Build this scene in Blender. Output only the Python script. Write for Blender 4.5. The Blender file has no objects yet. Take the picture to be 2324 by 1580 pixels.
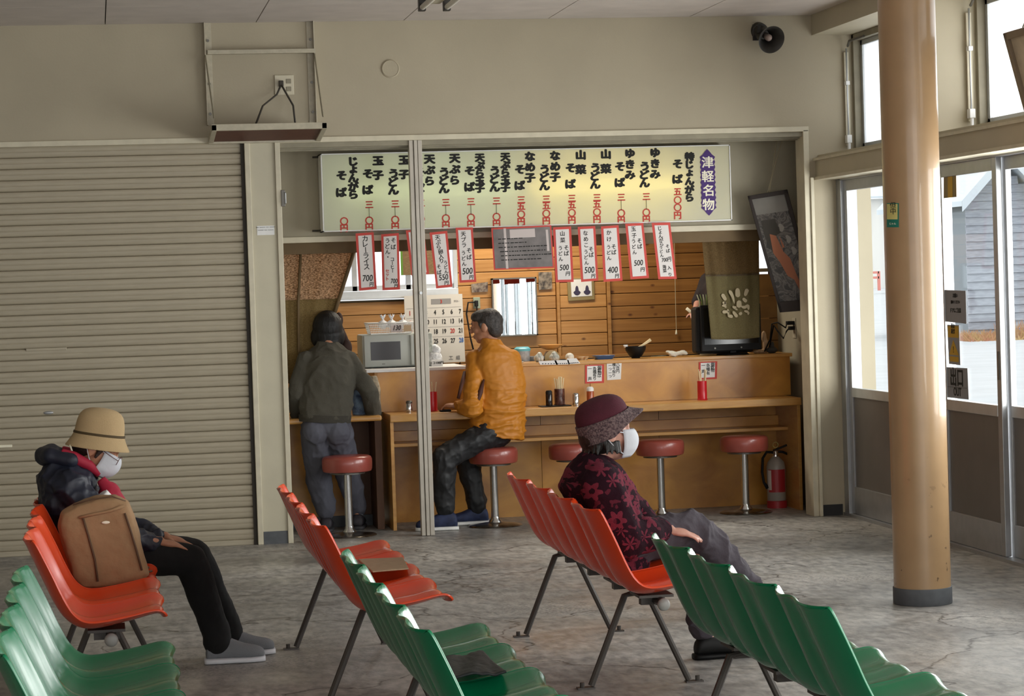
import bpy, bmesh, math, random
from mathutils import Vector, Matrix, noise
random.seed(7)
SC = bpy.context.scene
COL = SC.collection
PI = math.pi

# ------------------------------------------------------------------ camera
CAMZ = 1.55
FPX = 5383.4
def _axes(yaw, pitch, roll):
    f = Vector((math.sin(yaw)*math.cos(pitch), math.cos(yaw)*math.cos(pitch), math.sin(pitch)))
    r = Vector((math.cos(yaw), -math.sin(yaw), 0)); u = r.cross(f)
    r2 = math.cos(roll)*r + math.sin(roll)*u
    u2 = -math.sin(roll)*r + math.cos(roll)*u
    return r2, u2, f
CR, CU, CF = _axes(0.1732009, -0.0280218, -0.0324396)
cd = bpy.data.cameras.new('camera'); cam = bpy.data.objects.new('camera', cd); COL.objects.link(cam)
cd.sensor_width = 36; cd.sensor_fit = 'HORIZONTAL'; cd.lens = 36*FPX/2324; cd.clip_end = 600
m = Matrix((CR, CU, -CF)).transposed().to_4x4(); m.translation = Vector((0, 0, CAMZ)); cam.matrix_world = m
SC.camera = cam

# ------------------------------------------------------------------ world, lamps, exposure
SC.view_settings.view_transform = 'Standard'; SC.view_settings.look = 'None'
SC.view_settings.gamma = 1; SC.view_settings.use_curve_mapping = False
SC.view_settings.exposure = -0.42
W = bpy.data.worlds.new('sky'); SC.world = W; W.use_nodes = True
bg = W.node_tree.nodes['Background']; bg.inputs[0].default_value = (0.94, 0.97, 1.0, 1); bg.inputs[1].default_value = 3.0
def area(name, loc, rot, sx, sy, power, col=(1, 1, 1)):
    l = bpy.data.lights.new(name, 'AREA'); l.shape = 'RECTANGLE'; l.size = sx; l.size_y = sy; l.energy = power; l.color = col
    o = bpy.data.objects.new(name, l); COL.objects.link(o); o.location = loc; o.rotation_euler = rot
    return o
# fill lamps added outside the street side, out of view, to brighten the hall
area('daylight_street_side', (5.6, 2.4, 1.3), (0, PI/2, 0), 2.1, 5.4, 700, (1.0, 0.985, 0.96))
area('daylight_street_doors', (5.6, 11.0, 1.2), (0, PI/2, 0), 2.0, 4.2, 420, (1.0, 0.99, 0.98))
area('daylight_entrance', (4.2, -3.5, 1.9), (math.radians(80), 0, math.radians(18)), 6.0, 2.6, 140, (1.0, 0.98, 0.95))  # unseen fill lamp added behind the camera
# ceiling lamp over the kitchen
area('kitchen_ceiling_lamp', (2.9, 15.9, 2.5), (0, 0, 0), 1.2, 0.3, 48, (1.0, 0.9, 0.74))

# ------------------------------------------------------------------ pixel -> place on a real plane
def ray(px, py):
    return CR*((px-1162)/FPX) - CU*((py-790)/FPX) + CF
def aty(px, py, Y):
    d = ray(px, py); return d*(Y/d.y) + Vector((0, 0, CAMZ))
def atx(px, py, X):
    d = ray(px, py); return d*(X/d.x) + Vector((0, 0, CAMZ))
def atz(px, py, z=0.0):
    d = ray(px, py); return d*((z-CAMZ)/d.z) + Vector((0, 0, CAMZ))

# ------------------------------------------------------------------ materials
def lin(c):
    if isinstance(c, str):
        c = tuple(int(c[i:i+2], 16)/255 for i in (0, 2, 4))
    return tuple((x/12.92 if x <= 0.04045 else ((x+0.055)/1.055)**2.4) for x in c)+(1,)
def newmat(name):
    m = bpy.data.materials.new(name); m.use_nodes = True
    return m, m.node_tree, m.node_tree.nodes['Principled BSDF']
def N(nt, typ, **kw):
    n = nt.nodes.new(typ)
    for k, v in kw.items():
        if k.startswith('i_'):
            n.inputs[k[2:].replace('_', ' ')].default_value = v
        else: setattr(n, k, v)
    return n
def mat(name, c, rough=0.6, metal=0.0, var=0.0, vs=6.0, bump=0.0, bs=60.0, c2=None, coat=0.0, spec=0.5, stretch=None, alpha=None, trans=0.0, sub=0.0):
    m, nt, b = newmat(name)
    b.inputs['Roughness'].default_value = rough; b.inputs['Metallic'].default_value = metal
    b.inputs['Specular IOR Level'].default_value = spec; b.inputs['Coat Weight'].default_value = coat
    b.inputs['Transmission Weight'].default_value = trans
    if sub: b.inputs['Subsurface Weight'].default_value = sub; b.inputs['Subsurface Radius'].default_value = (0.01, 0.004, 0.002)
    if alpha is not None: b.inputs['Alpha'].default_value = alpha
    co = lin(c)
    b.inputs['Base Color'].default_value = co
    L = nt.links
    tc = N(nt, 'ShaderNodeTexCoord'); src = tc.outputs['Object']
    if stretch:
        mp = N(nt, 'ShaderNodeMapping'); mp.inputs['Scale'].default_value = stretch; L.new(src, mp.inputs[0]); src = mp.outputs[0]
    if var or c2:
        n = N(nt, 'ShaderNodeTexNoise'); n.inputs['Scale'].default_value = vs; n.inputs['Detail'].default_value = 5
        L.new(src, n.inputs['Vector'])
        cr = N(nt, 'ShaderNodeValToRGB'); L.new(n.outputs['Fac'], cr.inputs[0])
        cr.color_ramp.elements[0].position = 0.35; cr.color_ramp.elements[1].position = 0.65
        if c2: a, d = co, lin(c2)
        else: a = tuple(x*(1-var) for x in co[:3])+(1,); d = tuple(min(1, x*(1+var)) for x in co[:3])+(1,)
        cr.color_ramp.elements[0].color = a; cr.color_ramp.elements[1].color = d
        L.new(cr.outputs[0], b.inputs['Base Color'])
    if bump:
        n2 = N(nt, 'ShaderNodeTexNoise'); n2.inputs['Scale'].default_value = bs; n2.inputs['Detail'].default_value = 3
        L.new(src, n2.inputs['Vector'])
        bp = N(nt, 'ShaderNodeBump'); bp.inputs['Strength'].default_value = bump; bp.inputs['Distance'].default_value = 0.01
        L.new(n2.outputs['Fac'], bp.inputs['Height']); L.new(bp.outputs[0], b.inputs['Normal'])
    return m
def woodmat(name, c, c2, scale=(1, 1, 1), knots=False, rough=0.5, coat=0.0, ring=8.0, kcol='5a2f12'):
    m, nt, b = newmat(name); L = nt.links
    tc = N(nt, 'ShaderNodeTexCoord'); mp = N(nt, 'ShaderNodeMapping'); mp.inputs['Scale'].default_value = scale
    oi = N(nt, 'ShaderNodeObjectInfo')
    ad = N(nt, 'ShaderNodeVectorMath', operation='ADD')
    mul = N(nt, 'ShaderNodeVectorMath', operation='SCALE'); mul.inputs[0].default_value = (7, 5, 9); L.new(oi.outputs['Random'], mul.inputs['Scale'])
    L.new(tc.outputs['Object'], ad.inputs[0]); L.new(mul.outputs[0], ad.inputs[1]); L.new(ad.outputs[0], mp.inputs[0])
    n = N(nt, 'ShaderNodeTexNoise'); n.inputs['Scale'].default_value = ring; n.inputs['Detail'].default_value = 6; n.inputs['Distortion'].default_value = 0.6
    L.new(mp.outputs[0], n.inputs['Vector'])
    cr = N(nt, 'ShaderNodeValToRGB'); L.new(n.outputs['Fac'], cr.inputs[0])
    cr.color_ramp.elements[0].position = 0.3; cr.color_ramp.elements[1].position = 0.7
    cr.color_ramp.elements[0].color = lin(c2); cr.color_ramp.elements[1].color = lin(c)
    hs = N(nt, 'ShaderNodeHueSaturation'); L.new(cr.outputs[0], hs.inputs['Color'])
    mr = N(nt, 'ShaderNodeMapRange'); L.new(oi.outputs['Random'], mr.inputs[0]); mr.inputs[3].default_value = 0.85; mr.inputs[4].default_value = 1.12
    L.new(mr.outputs[0], hs.inputs['Value']); out = hs.outputs[0]
    if knots:
        mp2 = N(nt, 'ShaderNodeMapping'); mp2.inputs['Scale'].default_value = (5.5, 5.5, 9.5); L.new(ad.outputs[0], mp2.inputs[0])
        v = N(nt, 'ShaderNodeTexVoronoi'); v.inputs['Scale'].default_value = 1.0; L.new(mp2.outputs[0], v.inputs['Vector'])
        k = N(nt, 'ShaderNodeValToRGB'); L.new(v.outputs['Distance'], k.inputs[0])
        k.color_ramp.elements[0].position = 0.05; k.color_ramp.elements[1].position = 0.13
        k.color_ramp.elements[0].color = (1, 1, 1, 1); k.color_ramp.elements[1].color = (0, 0, 0, 1)
        mx = N(nt, 'ShaderNodeMixRGB'); L.new(k.outputs[0], mx.inputs[0]); L.new(out, mx.inputs[1]); mx.inputs[2].default_value = lin(kcol)
        out = mx.outputs[0]
    L.new(out, b.inputs['Base Color']); b.inputs['Roughness'].default_value = rough; b.inputs['Coat Weight'].default_value = coat
    b.inputs['Coat Roughness'].default_value = 0.2
    return m
def glassmat(name, tint=(0.97, 0.98, 0.97), frosted=False):
    m, nt, b = newmat(name); L = nt.links; out = nt.nodes['Material Output']
    t = N(nt, 'ShaderNodeBsdfTransparent'); t.inputs[0].default_value = tint+(1,)
    g = N(nt, 'ShaderNodeBsdfGlossy'); g.inputs['Roughness'].default_value = 0.02
    mx = N(nt, 'ShaderNodeMixShader'); mx.inputs[0].default_value = 0.045
    if frosted:
        tl = N(nt, 'ShaderNodeBsdfTranslucent'); tl.inputs[0].default_value = (0.95, 0.95, 0.96, 1)
        m2 = N(nt, 'ShaderNodeMixShader'); m2.inputs[0].default_value = 0.55; L.new(t.outputs[0], m2.inputs[1]); L.new(tl.outputs[0], m2.inputs[2])
        L.new(m2.outputs[0], mx.inputs[1])
        g.inputs['Roughness'].default_value = 0.3
    else: L.new(t.outputs[0], mx.inputs[1])
    L.new(g.outputs[0], mx.inputs[2]); L.new(mx.outputs[0], out.inputs[0])
    return m

# ------------------------------------------------------------------ mesh builder
class MB:
    def __init__(s): s.bm = bmesh.new()
    def box(s, a, b, rot=None, piv=None):
        a, b = Vector(a), Vector(b)
        r = bmesh.ops.create_cube(s.bm, size=1.0)['verts']
        c = (a+b)/2; d = b-a
        for v in r:
            v.co = Vector((v.co.x*d.x, v.co.y*d.y, v.co.z*d.z))+c
            if rot is not None:
                p = Vector(piv) if piv is not None else c
                v.co = rot @ (v.co-p)+p
        return s
    def slab(s, pts, n, t):
        """closed slab from a polygon pts, extruded by t along n"""
        n = Vector(n).normalized()*t
        A = [s.bm.verts.new(Vector(p)) for p in pts]; B = [s.bm.verts.new(Vector(p)+n) for p in pts]
        k = len(pts)
        s.bm.faces.new(A[::-1]); s.bm.faces.new(B)
        for i in range(k): s.bm.faces.new((A[i], A[(i+1) % k], B[(i+1) % k], B[i]))
        return s
    def cyl(s, p0, p1, r0, r1=None, seg=16, cap=True):
        p0, p1 = Vector(p0), Vector(p1); r1 = r0 if r1 is None else r1
        return s.tube([p0, p1], [r0, r1], seg, cap)
    def tube(s, pts, r, seg=10, cap=True):
        pts = [Vector(p) for p in pts]
        rr = r if isinstance(r, (list, tuple)) else [r]*len(pts)
        rings = []; prev = None
        for i, p in enumerate(pts):
            d = (pts[min(i+1, len(pts)-1)]-pts[max(i-1, 0)]).normalized()
            if prev is None:
                a = d.orthogonal().normalized()
            else:
                a = (prev-d*prev.dot(d)).normalized()
            prev = a; b = d.cross(a)
            rings.append([s.bm.verts.new(p+(a*math.cos(2*PI*k/seg)+b*math.sin(2*PI*k/seg))*rr[i]) for k in range(seg)])
        for i in range(len(rings)-1):
            for k in range(seg):
                s.bm.faces.new((rings[i][k], rings[i][(k+1) % seg], rings[i+1][(k+1) % seg], rings[i+1][k]))
        if cap:
            s.bm.faces.new(rings[0][::-1]); s.bm.faces.new(rings[-1])
        return s
    def loft(s, secs, seg=20, cap=True, pw=1.0):
        """secs: list of (centre, a, b): rings c + a cos + b sin (superellipse power pw)"""
        rings = []
        for c, a, b in secs:
            c, a, b = Vector(c), Vector(a), Vector(b); ring = []
            for k in range(seg):
                t = 2*PI*k/seg; ct, st = math.cos(t), math.sin(t)
                ct = math.copysign(abs(ct)**pw, ct); st = math.copysign(abs(st)**pw, st)
                ring.append(s.bm.verts.new(c+a*ct+b*st))
            rings.append(ring)
        for i in range(len(rings)-1):
            for k in range(seg):
                s.bm.faces.new((rings[i][k], rings[i][(k+1) % seg], rings[i+1][(k+1) % seg], rings[i+1][k]))
        if cap:
            s.bm.faces.new(rings[0][::-1]); s.bm.faces.new(rings[-1])
        return s
    def ell(s, c, r, rot=None, seg=16):
        M = Matrix.Translation(Vector(c)) @ (rot.to_4x4() if rot is not None else Matrix.Identity(4)) @ Matrix.Diagonal((r[0], r[1], r[2], 1))
        bmesh.ops.create_uvsphere(s.bm, u_segments=seg, v_segments=max(6, seg*2//3), radius=1, matrix=M)
        return s
    def lathe(s, prof, c=(0, 0, 0), seg=24, M=None):
        c = Vector(c); rings = []
        for r, z in prof:
            ring = []
            for k in range(seg):
                t = 2*PI*k/seg; v = Vector((r*math.cos(t), r*math.sin(t), z))
                if M is not None: v = M @ v
                ring.append(s.bm.verts.new(v+c))
            rings.append(ring)
        for i in range(len(rings)-1):
            for k in range(seg):
                s.bm.faces.new((rings[i][k], rings[i][(k+1) % seg], rings[i+1][(k+1) % seg], rings[i+1][k]))
        s.bm.faces.new(rings[0][::-1]); s.bm.faces.new(rings[-1])
        return s
    def grid(s, f, nu, nv, cl=False):
        V = [[s.bm.verts.new(Vector(f(i/(nu-1), j/(nv-1)))) for j in range(nv)] for i in range(nu)]
        for i in range(nu-1):
            for j in range(nv-1):
                s.bm.faces.new((V[i][j], V[i+1][j], V[i+1][j+1], V[i][j+1]))
        return s
    def caps(s, p0, r0, p1, r1, seg=14):
        """tapered capsule"""
        s.tube([p0, p1], [r0, r1], seg); s.ell(p0, (r0,)*3, seg=seg); s.ell(p1, (r1,)*3, seg=seg)
        return s
    def chain(s, pts, seg=14):
        for (p0, r0), (p1, r1) in zip(pts, pts[1:]): s.caps(p0, r0, p1, r1, seg)
        return s

def wloc(p):
    v = Vector((0, 0, 0))
    while p is not None: v = v+p.location; p = p.parent
    return v
def _mods(me, mods):
    o = bpy.data.objects.new('tmp', me); COL.objects.link(o)
    for typ, kw in mods:
        md = o.modifiers.new(typ, typ)
        for k, v in kw.items(): setattr(md, k, v)
    dg = bpy.context.evaluated_depsgraph_get()
    r = bpy.data.meshes.new_from_object(o.evaluated_get(dg))
    bpy.data.objects.remove(o); return r
def obj(name, mb, m, parent=None, local=False, smooth=None, bevel=0.0, mods=None, label=None, kind=None):
    me = bpy.data.meshes.new(name)
    if not local and parent is not None:
        w = wloc(parent)
        for v in mb.bm.verts: v.co -= w
    bmesh.ops.recalc_face_normals(mb.bm, faces=mb.bm.faces)
    mb.bm.to_mesh(me); mb.bm.free()
    ml = list(mods or [])
    if bevel: ml.append(('BEVEL', dict(width=bevel, segments=2, limit_method='ANGLE', angle_limit=0.7)))
    if ml: me = _mods(me, ml)
    me.name = name
    me.materials.clear(); me.materials.append(m)
    if smooth:
        for p in me.polygons: p.use_smooth = True
        if smooth != 1 and smooth is not True:
            me.set_sharp_from_angle(angle=math.radians(smooth))
    o = bpy.data.objects.new(name, me); COL.objects.link(o)
    if parent is not None: o.parent = parent
    if label: o['label'] = label
    if kind: o['kind'] = kind
    return o
def wrinkle(o, amp, freq=(9, 9, 22), power=3.0, mask=None, seed=0):
    """ridged folds pressed into a cloth mesh"""
    me = o.data; fx, fy, fz = freq; w0 = wloc(o.parent) if o.parent else Vector()
    out = []
    for v in me.vertices:
        p = v.co+w0; q = Vector((p.x*fx+seed, p.y*fy, p.z*fz))
        r = (1-abs(noise.noise(q)))**power+.5*(1-abs(noise.noise(q*2.1)))**power
        k = amp*(r-.75)*(mask(p) if mask else 1)
        out.append(v.co+v.normal*k)
    for v, c in zip(me.vertices, out): v.co = c
    me.update()
def thing(name, label, cat, loc=(0, 0, 0), group=None, kind=None, rotz=0):
    o = bpy.data.objects.new(name, None); COL.objects.link(o); o.location = loc; o.rotation_euler = (0, 0, rotz)
    o.empty_display_size = 0.1
    if label: o['label'] = label; o['category'] = cat
    if group: o['group'] = group
    if kind: o['kind'] = kind
    return o
def tag(o, label, cat, group=None):
    o['label'] = label; o['category'] = cat
    if group: o['group'] = group
    return o
def struct(name, mb, m, parent=None, **k):
    o = obj(name, mb, m, parent, **k)
    if parent is None: o['kind'] = 'structure'
    return o
def boxo(name, a, b, m, parent=None, bevel=0.0, **k):
    return obj(name, MB().box(a, b), m, parent, bevel=bevel, **k)
def dup(root, loc, label=None, group=None, rotz=None):
    r = root.copy(); COL.objects.link(r); r.location = loc
    if rotz is not None: r.rotation_euler = (0, 0, rotz)
    if label: r['label'] = label
    if group: r['group'] = group
    for ch in list(root.children):
        c = ch.copy(); COL.objects.link(c); c.parent = r
        for g in ch.children:
            d = g.copy(); COL.objects.link(d); d.parent = c
    return r

def text(name, s, m, parent, pos, size, X=(1, 0, 0), Z=(0, 0, 1), off=0.0, depth=0.0006, line=1.0, sx=1.0, align='CENTER', shear=0.0, resu=3):
    """flat lettering: X = reading direction, Z = up; pos = middle of the top line"""
    cu = bpy.data.curves.new(name, 'FONT'); cu.body = s; cu.size = size; cu.align_x = align; cu.align_y = 'CENTER'
    cu.space_line = line; bold = off; cu.extrude = depth; cu.resolution_u = resu; cu.shear = shear
    o = bpy.data.objects.new('tmp', cu); COL.objects.link(o)
    dg = bpy.context.evaluated_depsgraph_get()
    me = bpy.data.meshes.new_from_object(o.evaluated_get(dg)); bpy.data.objects.remove(o)
    X = Vector(X).normalized(); Z = Vector(Z).normalized(); Yv = X.cross(Z)  # into the surface
    M = Matrix((X*sx, Z, -Yv)).transposed().to_4x4(); M.translation = Vector(pos)-(wloc(parent) if parent else Vector())
    if len(s) == 1 and s != '・':
        xs_ = [v.co.x for v in me.vertices]; ys_ = [v.co.y for v in me.vertices]
        me.transform(Matrix.Translation((-(min(xs_)+max(xs_))/2, -(min(ys_)+max(ys_))/2, 0)))
    if bold:
        b_ = bmesh.new(); 
        for k in range(8):
            m2 = me.copy(); m2.transform(Matrix.Translation((bold*math.cos(k*PI/4), bold*.8*math.sin(k*PI/4), 0.00002*(k+1)))); b_.from_mesh(m2); bpy.data.meshes.remove(m2)
        b_.from_mesh(me); b_.to_mesh(me); b_.free()
    me.transform(M); me.name = name; me.materials.clear(); me.materials.append(m)
    t = bpy.data.objects.new(name, me); COL.objects.link(t)
    if parent: t.parent = parent
    return t
def vtext(s): return '\n'.join(s)
# ================================================================== materials used
M = {}
def D(k, *a, **kw): M[k] = mat(k, *a, **kw); return M[k]
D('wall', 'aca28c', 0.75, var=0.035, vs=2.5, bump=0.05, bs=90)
D('wall2', 'b9b098', 0.6, var=0.04, vs=3)
D('paint_trim', 'cbc3ac', 0.5, var=0.06, vs=12)
D('trim_dark', '8d8672', 0.55, var=0.1, vs=10)
D('ceil', 'c9c0b8', 0.85, var=0.05, vs=5, bump=0.06, bs=160)
D('joint', '3b342c', 0.9)
D('shutter', 'aaa08b', 0.5, var=0.05, vs=9, stretch=(0.6, 1, 6))
D('gap', '3a352d', 0.7)
D('baseb', '55585c', 0.7, var=0.12, vs=20)
D('baseblk', '2b2b2d', 0.7)
D('alu', 'a9abad', 0.38, 0.65, var=0.05, vs=14)
D('alu2', 'c6cacc', 0.35, 0.5, var=0.04, vs=14)
D('alupanel', '77716c', 0.5, 0.35, var=0.05, vs=5)
D('ironw', 'b5ad98', 0.5, var=0.08, vs=30)
D('column', 'a98a66', 0.3, var=0.06, vs=5, coat=0.3)
D('black', '141414', 0.6, spec=.3); D('blackgloss', '09090a', 0.55, spec=.3)
D('white', 'e6e6e4', 0.5, var=0.03, vs=20); D('paper', 'dcd6d2', 0.7); D('papr2', 'c9bdb9', 0.8)
D('redink', 'b8382c', 0.7); D('redborder', 'c8483f', 0.7); D('ink', '1d1c1a', 0.8); D('purple', '43266b', 0.7)
D('cream', 'efe9d2', 0.6); D('brownboard', '5c3527', 0.6, var=0.15, vs=20, stretch=(1, 8, 1))
D('chrome', 'd0d0d0', 0.16, 0.95); D('steel', '6b6862', 0.4, 0.7)
D('horn', '33302c', 0.45, 0.2, var=0.2, vs=30)
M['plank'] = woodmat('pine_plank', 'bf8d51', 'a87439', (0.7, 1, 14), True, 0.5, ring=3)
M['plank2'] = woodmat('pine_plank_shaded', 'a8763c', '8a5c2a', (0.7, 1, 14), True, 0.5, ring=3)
M['ply'] = woodmat('counter_plywood', 'd0963f', 'a8702c', (1, 1, 1.3), False, 0.33, 0.25, ring=4)
M['plyedge'] = woodmat('counter_edge', 'cc9a52', 'ba8442', (1, 1, 6), False, 0.35, 0.2, ring=6)
M['glass'] = glassmat('window_glass'); M['frost'] = glassmat('frosted_glass', frosted=True)

# floor: worn concrete, trowelled patches, cracks
def floormat():
    m, nt, b = newmat('worn_concrete'); L = nt.links
    tc = N(nt, 'ShaderNodeTexCoord')
    def noi(sc, de=6, di=0.0, st=(1, 1, 1)):
        mp = N(nt, 'ShaderNodeMapping'); mp.inputs['Scale'].default_value = st; L.new(tc.outputs['Object'], mp.inputs[0])
        n = N(nt, 'ShaderNodeTexNoise'); n.inputs['Scale'].default_value = sc; n.inputs['Detail'].default_value = de; n.inputs['Distortion'].default_value = di
        L.new(mp.outputs[0], n.inputs['Vector']); return n.outputs['Fac']
    def ramp(f, p0, c0, p1, c1):
        r = N(nt, 'ShaderNodeValToRGB'); L.new(f, r.inputs[0]); e = r.color_ramp.elements
        e[0].position = p0; e[0].color = c0; e[1].position = p1; e[1].color = c1; return r.outputs[0]
    def mix(f, a, c, bt='MIX'):
        x = N(nt, 'ShaderNodeMixRGB', blend_type=bt)
        if isinstance(f, float): x.inputs[0].default_value = f
        else: L.new(f, x.inputs[0])
        L.new(a, x.inputs[1])
        if isinstance(c, tuple): x.inputs[2].default_value = c
        else: L.new(c, x.inputs[2])
        return x.outputs[0]
    base = ramp(noi(0.9, 8, 0.4), 0.35, lin('7e7c79'), 0.68, lin('b3b1ad'))
    fine = ramp(noi(22, 8, 0.2, (1, 0.45, 1)), 0.34, (0.5, 0.5, 0.5, 1), 0.66, (1.35, 1.33, 1.3, 1))
    c = mix(0.75, base, fine, 'MULTIPLY')
    # pale scuffed areas
    sp = ramp(noi(70, 3, 0.5), 0.42, (0, 0, 0, 1), 0.6, (1, 1, 1, 1))
    ar = ramp(noi(0.8, 3, 0.3), 0.5, (0, 0, 0, 1), 0.62, (1, 1, 1, 1))
    f1 = mix(1.0, sp, ar, 'MULTIPLY')
    f1b = mix(0.45, f1, (0, 0, 0, 1))
    c = mix(f1b, c, lin('c2bcb4'))
    # dark damp streaks
    st = ramp(noi(3.5, 6, 1.2, (0.5, 1.6, 1)), 0.58, (0, 0, 0, 1), 0.72, (0.6, 0.6, 0.6, 1))
    c = mix(st, c, lin('6b655e'))
    # cracks
    v = N(nt, 'ShaderNodeTexVoronoi', feature='DISTANCE_TO_EDGE'); v.inputs['Scale'].default_value = 0.55
    dn = N(nt, 'ShaderNodeTexNoise'); dn.inputs['Scale'].default_value = 2.2; dn.inputs['Detail'].default_value = 6
    L.new(tc.outputs['Object'], dn.inputs['Vector'])
    va = N(nt, 'ShaderNodeVectorMath', operation='MULTIPLY_ADD'); L.new(dn.outputs['Color'], va.inputs[0]); va.inputs[1].default_value = (0.7, 0.7, 0.7); L.new(tc.outputs['Object'], va.inputs[2])
    L.new(va.outputs[0], v.inputs['Vector'])
    ck = ramp(v.outputs['Distance'], 0.0, (1, 1, 1, 1), 0.006, (0, 0, 0, 1))
    c = mix(ck, c, lin('4a453f'))
    L.new(c, b.inputs['Base Color'])
    rr = N(nt, 'ShaderNodeMapRange'); L.new(noi(1.3, 4, 0.3), rr.inputs[0]); rr.inputs[1].default_value = 0.35; rr.inputs[2].default_value = 0.65
    rr.inputs[3].default_value = 0.28; rr.inputs[4].default_value = 0.62
    L.new(rr.outputs[0], b.inputs['Roughness'])
    bp = N(nt, 'ShaderNodeBump'); bp.inputs['Strength'].default_value = 0.35; bp.inputs['Distance'].default_value = 0.006
    L.new(noi(45, 6), bp.inputs['Height']); L.new(bp.outputs[0], b.inputs['Normal'])
    return m
M['floor'] = floormat()

# ================================================================== shell of the hall
YW = 14.45          # hall face of the end wall
XI = 4.51           # inner face of the street side wall
ZC = 3.167
struct('floor', MB().box((-6.5, -4.5, -0.12), (5.4, 17.0, 0.0)), M['floor'])
struct('ceiling', MB().box((-6.5, -4.5, ZC+0.02), (5.0, 14.7, ZC+0.14)), M['joint'])
ceil = bpy.data.objects['ceiling']
xs = [-5.28+0.9*i for i in range(12)]
ys = [13.56-1.82*i for i in range(10)]
pmesh = None
for i in range(len(xs)):
    x0 = xs[i]; x1 = x0+0.9 if i < 11 else x0+0.9
    for y0, y1 in [(13.56, 14.45)]+[(y-1.82, y) for y in ys[:3]]:
        xe = min(x1, XI)
        if xe-x0 < 0.1: continue
        boxo('ceiling_panel', (x0+0.003, y0+0.003, ZC), (xe-0.003, y1-0.003, ZC+0.012), M['ceil'], ceil)
mb = MB().box((-6.3, -4.4, ZC), (4.5, 13.56-3*1.82-0.006, ZC+0.012)); obj('ceiling_panel', mb, M['ceil'], ceil, kind='stuff')
struct('wall_left', MB().box((-6.5, -4.5, 0), (-6.35, 14.7, ZC)), M['wall'])
# end wall with the shutter opening (X < .925) and the kitchen opening (1.13 - 4.44)
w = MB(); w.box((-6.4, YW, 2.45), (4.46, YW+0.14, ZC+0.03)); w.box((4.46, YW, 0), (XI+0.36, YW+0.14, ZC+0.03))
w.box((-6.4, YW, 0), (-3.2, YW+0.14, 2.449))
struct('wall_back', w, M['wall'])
wb = bpy.data.objects['wall_back']
struct('wall_pillar', MB().box((0.945, YW, 0), (1.115, YW+0.14, 2.449)), D('pillar_pale', 'c4bda6', .6, var=.04, vs=5))  # pillar coloured paler than the end wall
tr = MB(); tr.box((-3.2, YW-0.012, 2.445), (0.955, YW+0.05, 2.478)); tr.box((0.922, YW-0.012, 0), (0.955, YW+0.1, 2.45))
struct('trim_1', tr, M['paint_trim'], bevel=0.003)
tr = MB(); tr.box((1.105, YW-0.014, 0), (1.137, YW+0.16, 2.445)); tr.box((1.105, YW-0.014, 2.435), (4.47, YW+0.16, 2.468)); tr.box((4.432, YW-0.014, 0), (4.468, YW+0.16, 2.445))
struct('trim_2', tr, M['paint_trim'], bevel=0.003)
tr = MB()
for k in range(3): tr.box((1.137, YW+0.01+0.05*k, 2.405-0.008*k), (4.432, YW+0.035+0.05*k, 2.436))
struct('trim_3', tr, M['trim_dark'], bevel=0.002)
struct('trim_4', MB().box((4.468, YW-0.03, 0.0), (4.49, YW, 2.145)), M['paint_trim'], bevel=0.004)
struct('baseboard_left', MB().box((0.958, YW-0.006, 0), (1.103, YW+0.002, 0.077)), M['baseb'])
struct('baseboard_right', MB().box((4.492, YW-0.008, 0), (4.625, YW+0.002, 0.07)), M['baseblk'])
# door head hardware on the left jamb
t = thing('door_latch', 'small metal door latch on the left jamb of the food counter opening', 'latch', aty(643, 450, YW))
p = aty(643, 450, YW-0.02)
obj('plate', MB().box(p+Vector((-0.012, 0, -0.05)), p+Vector((0.012, 0.008, 0.05))), M['steel'], t, bevel=0.002)
obj('handle', MB().tube([p+Vector((0.01, -0.002, 0.035)), p+Vector((0.012, -0.02, 0.03)), p+Vector((0.012, -0.02, -0.03)), p+Vector((0.01, -0.002, -0.035))], 0.004, 6), M['alu2'], t)

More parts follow.
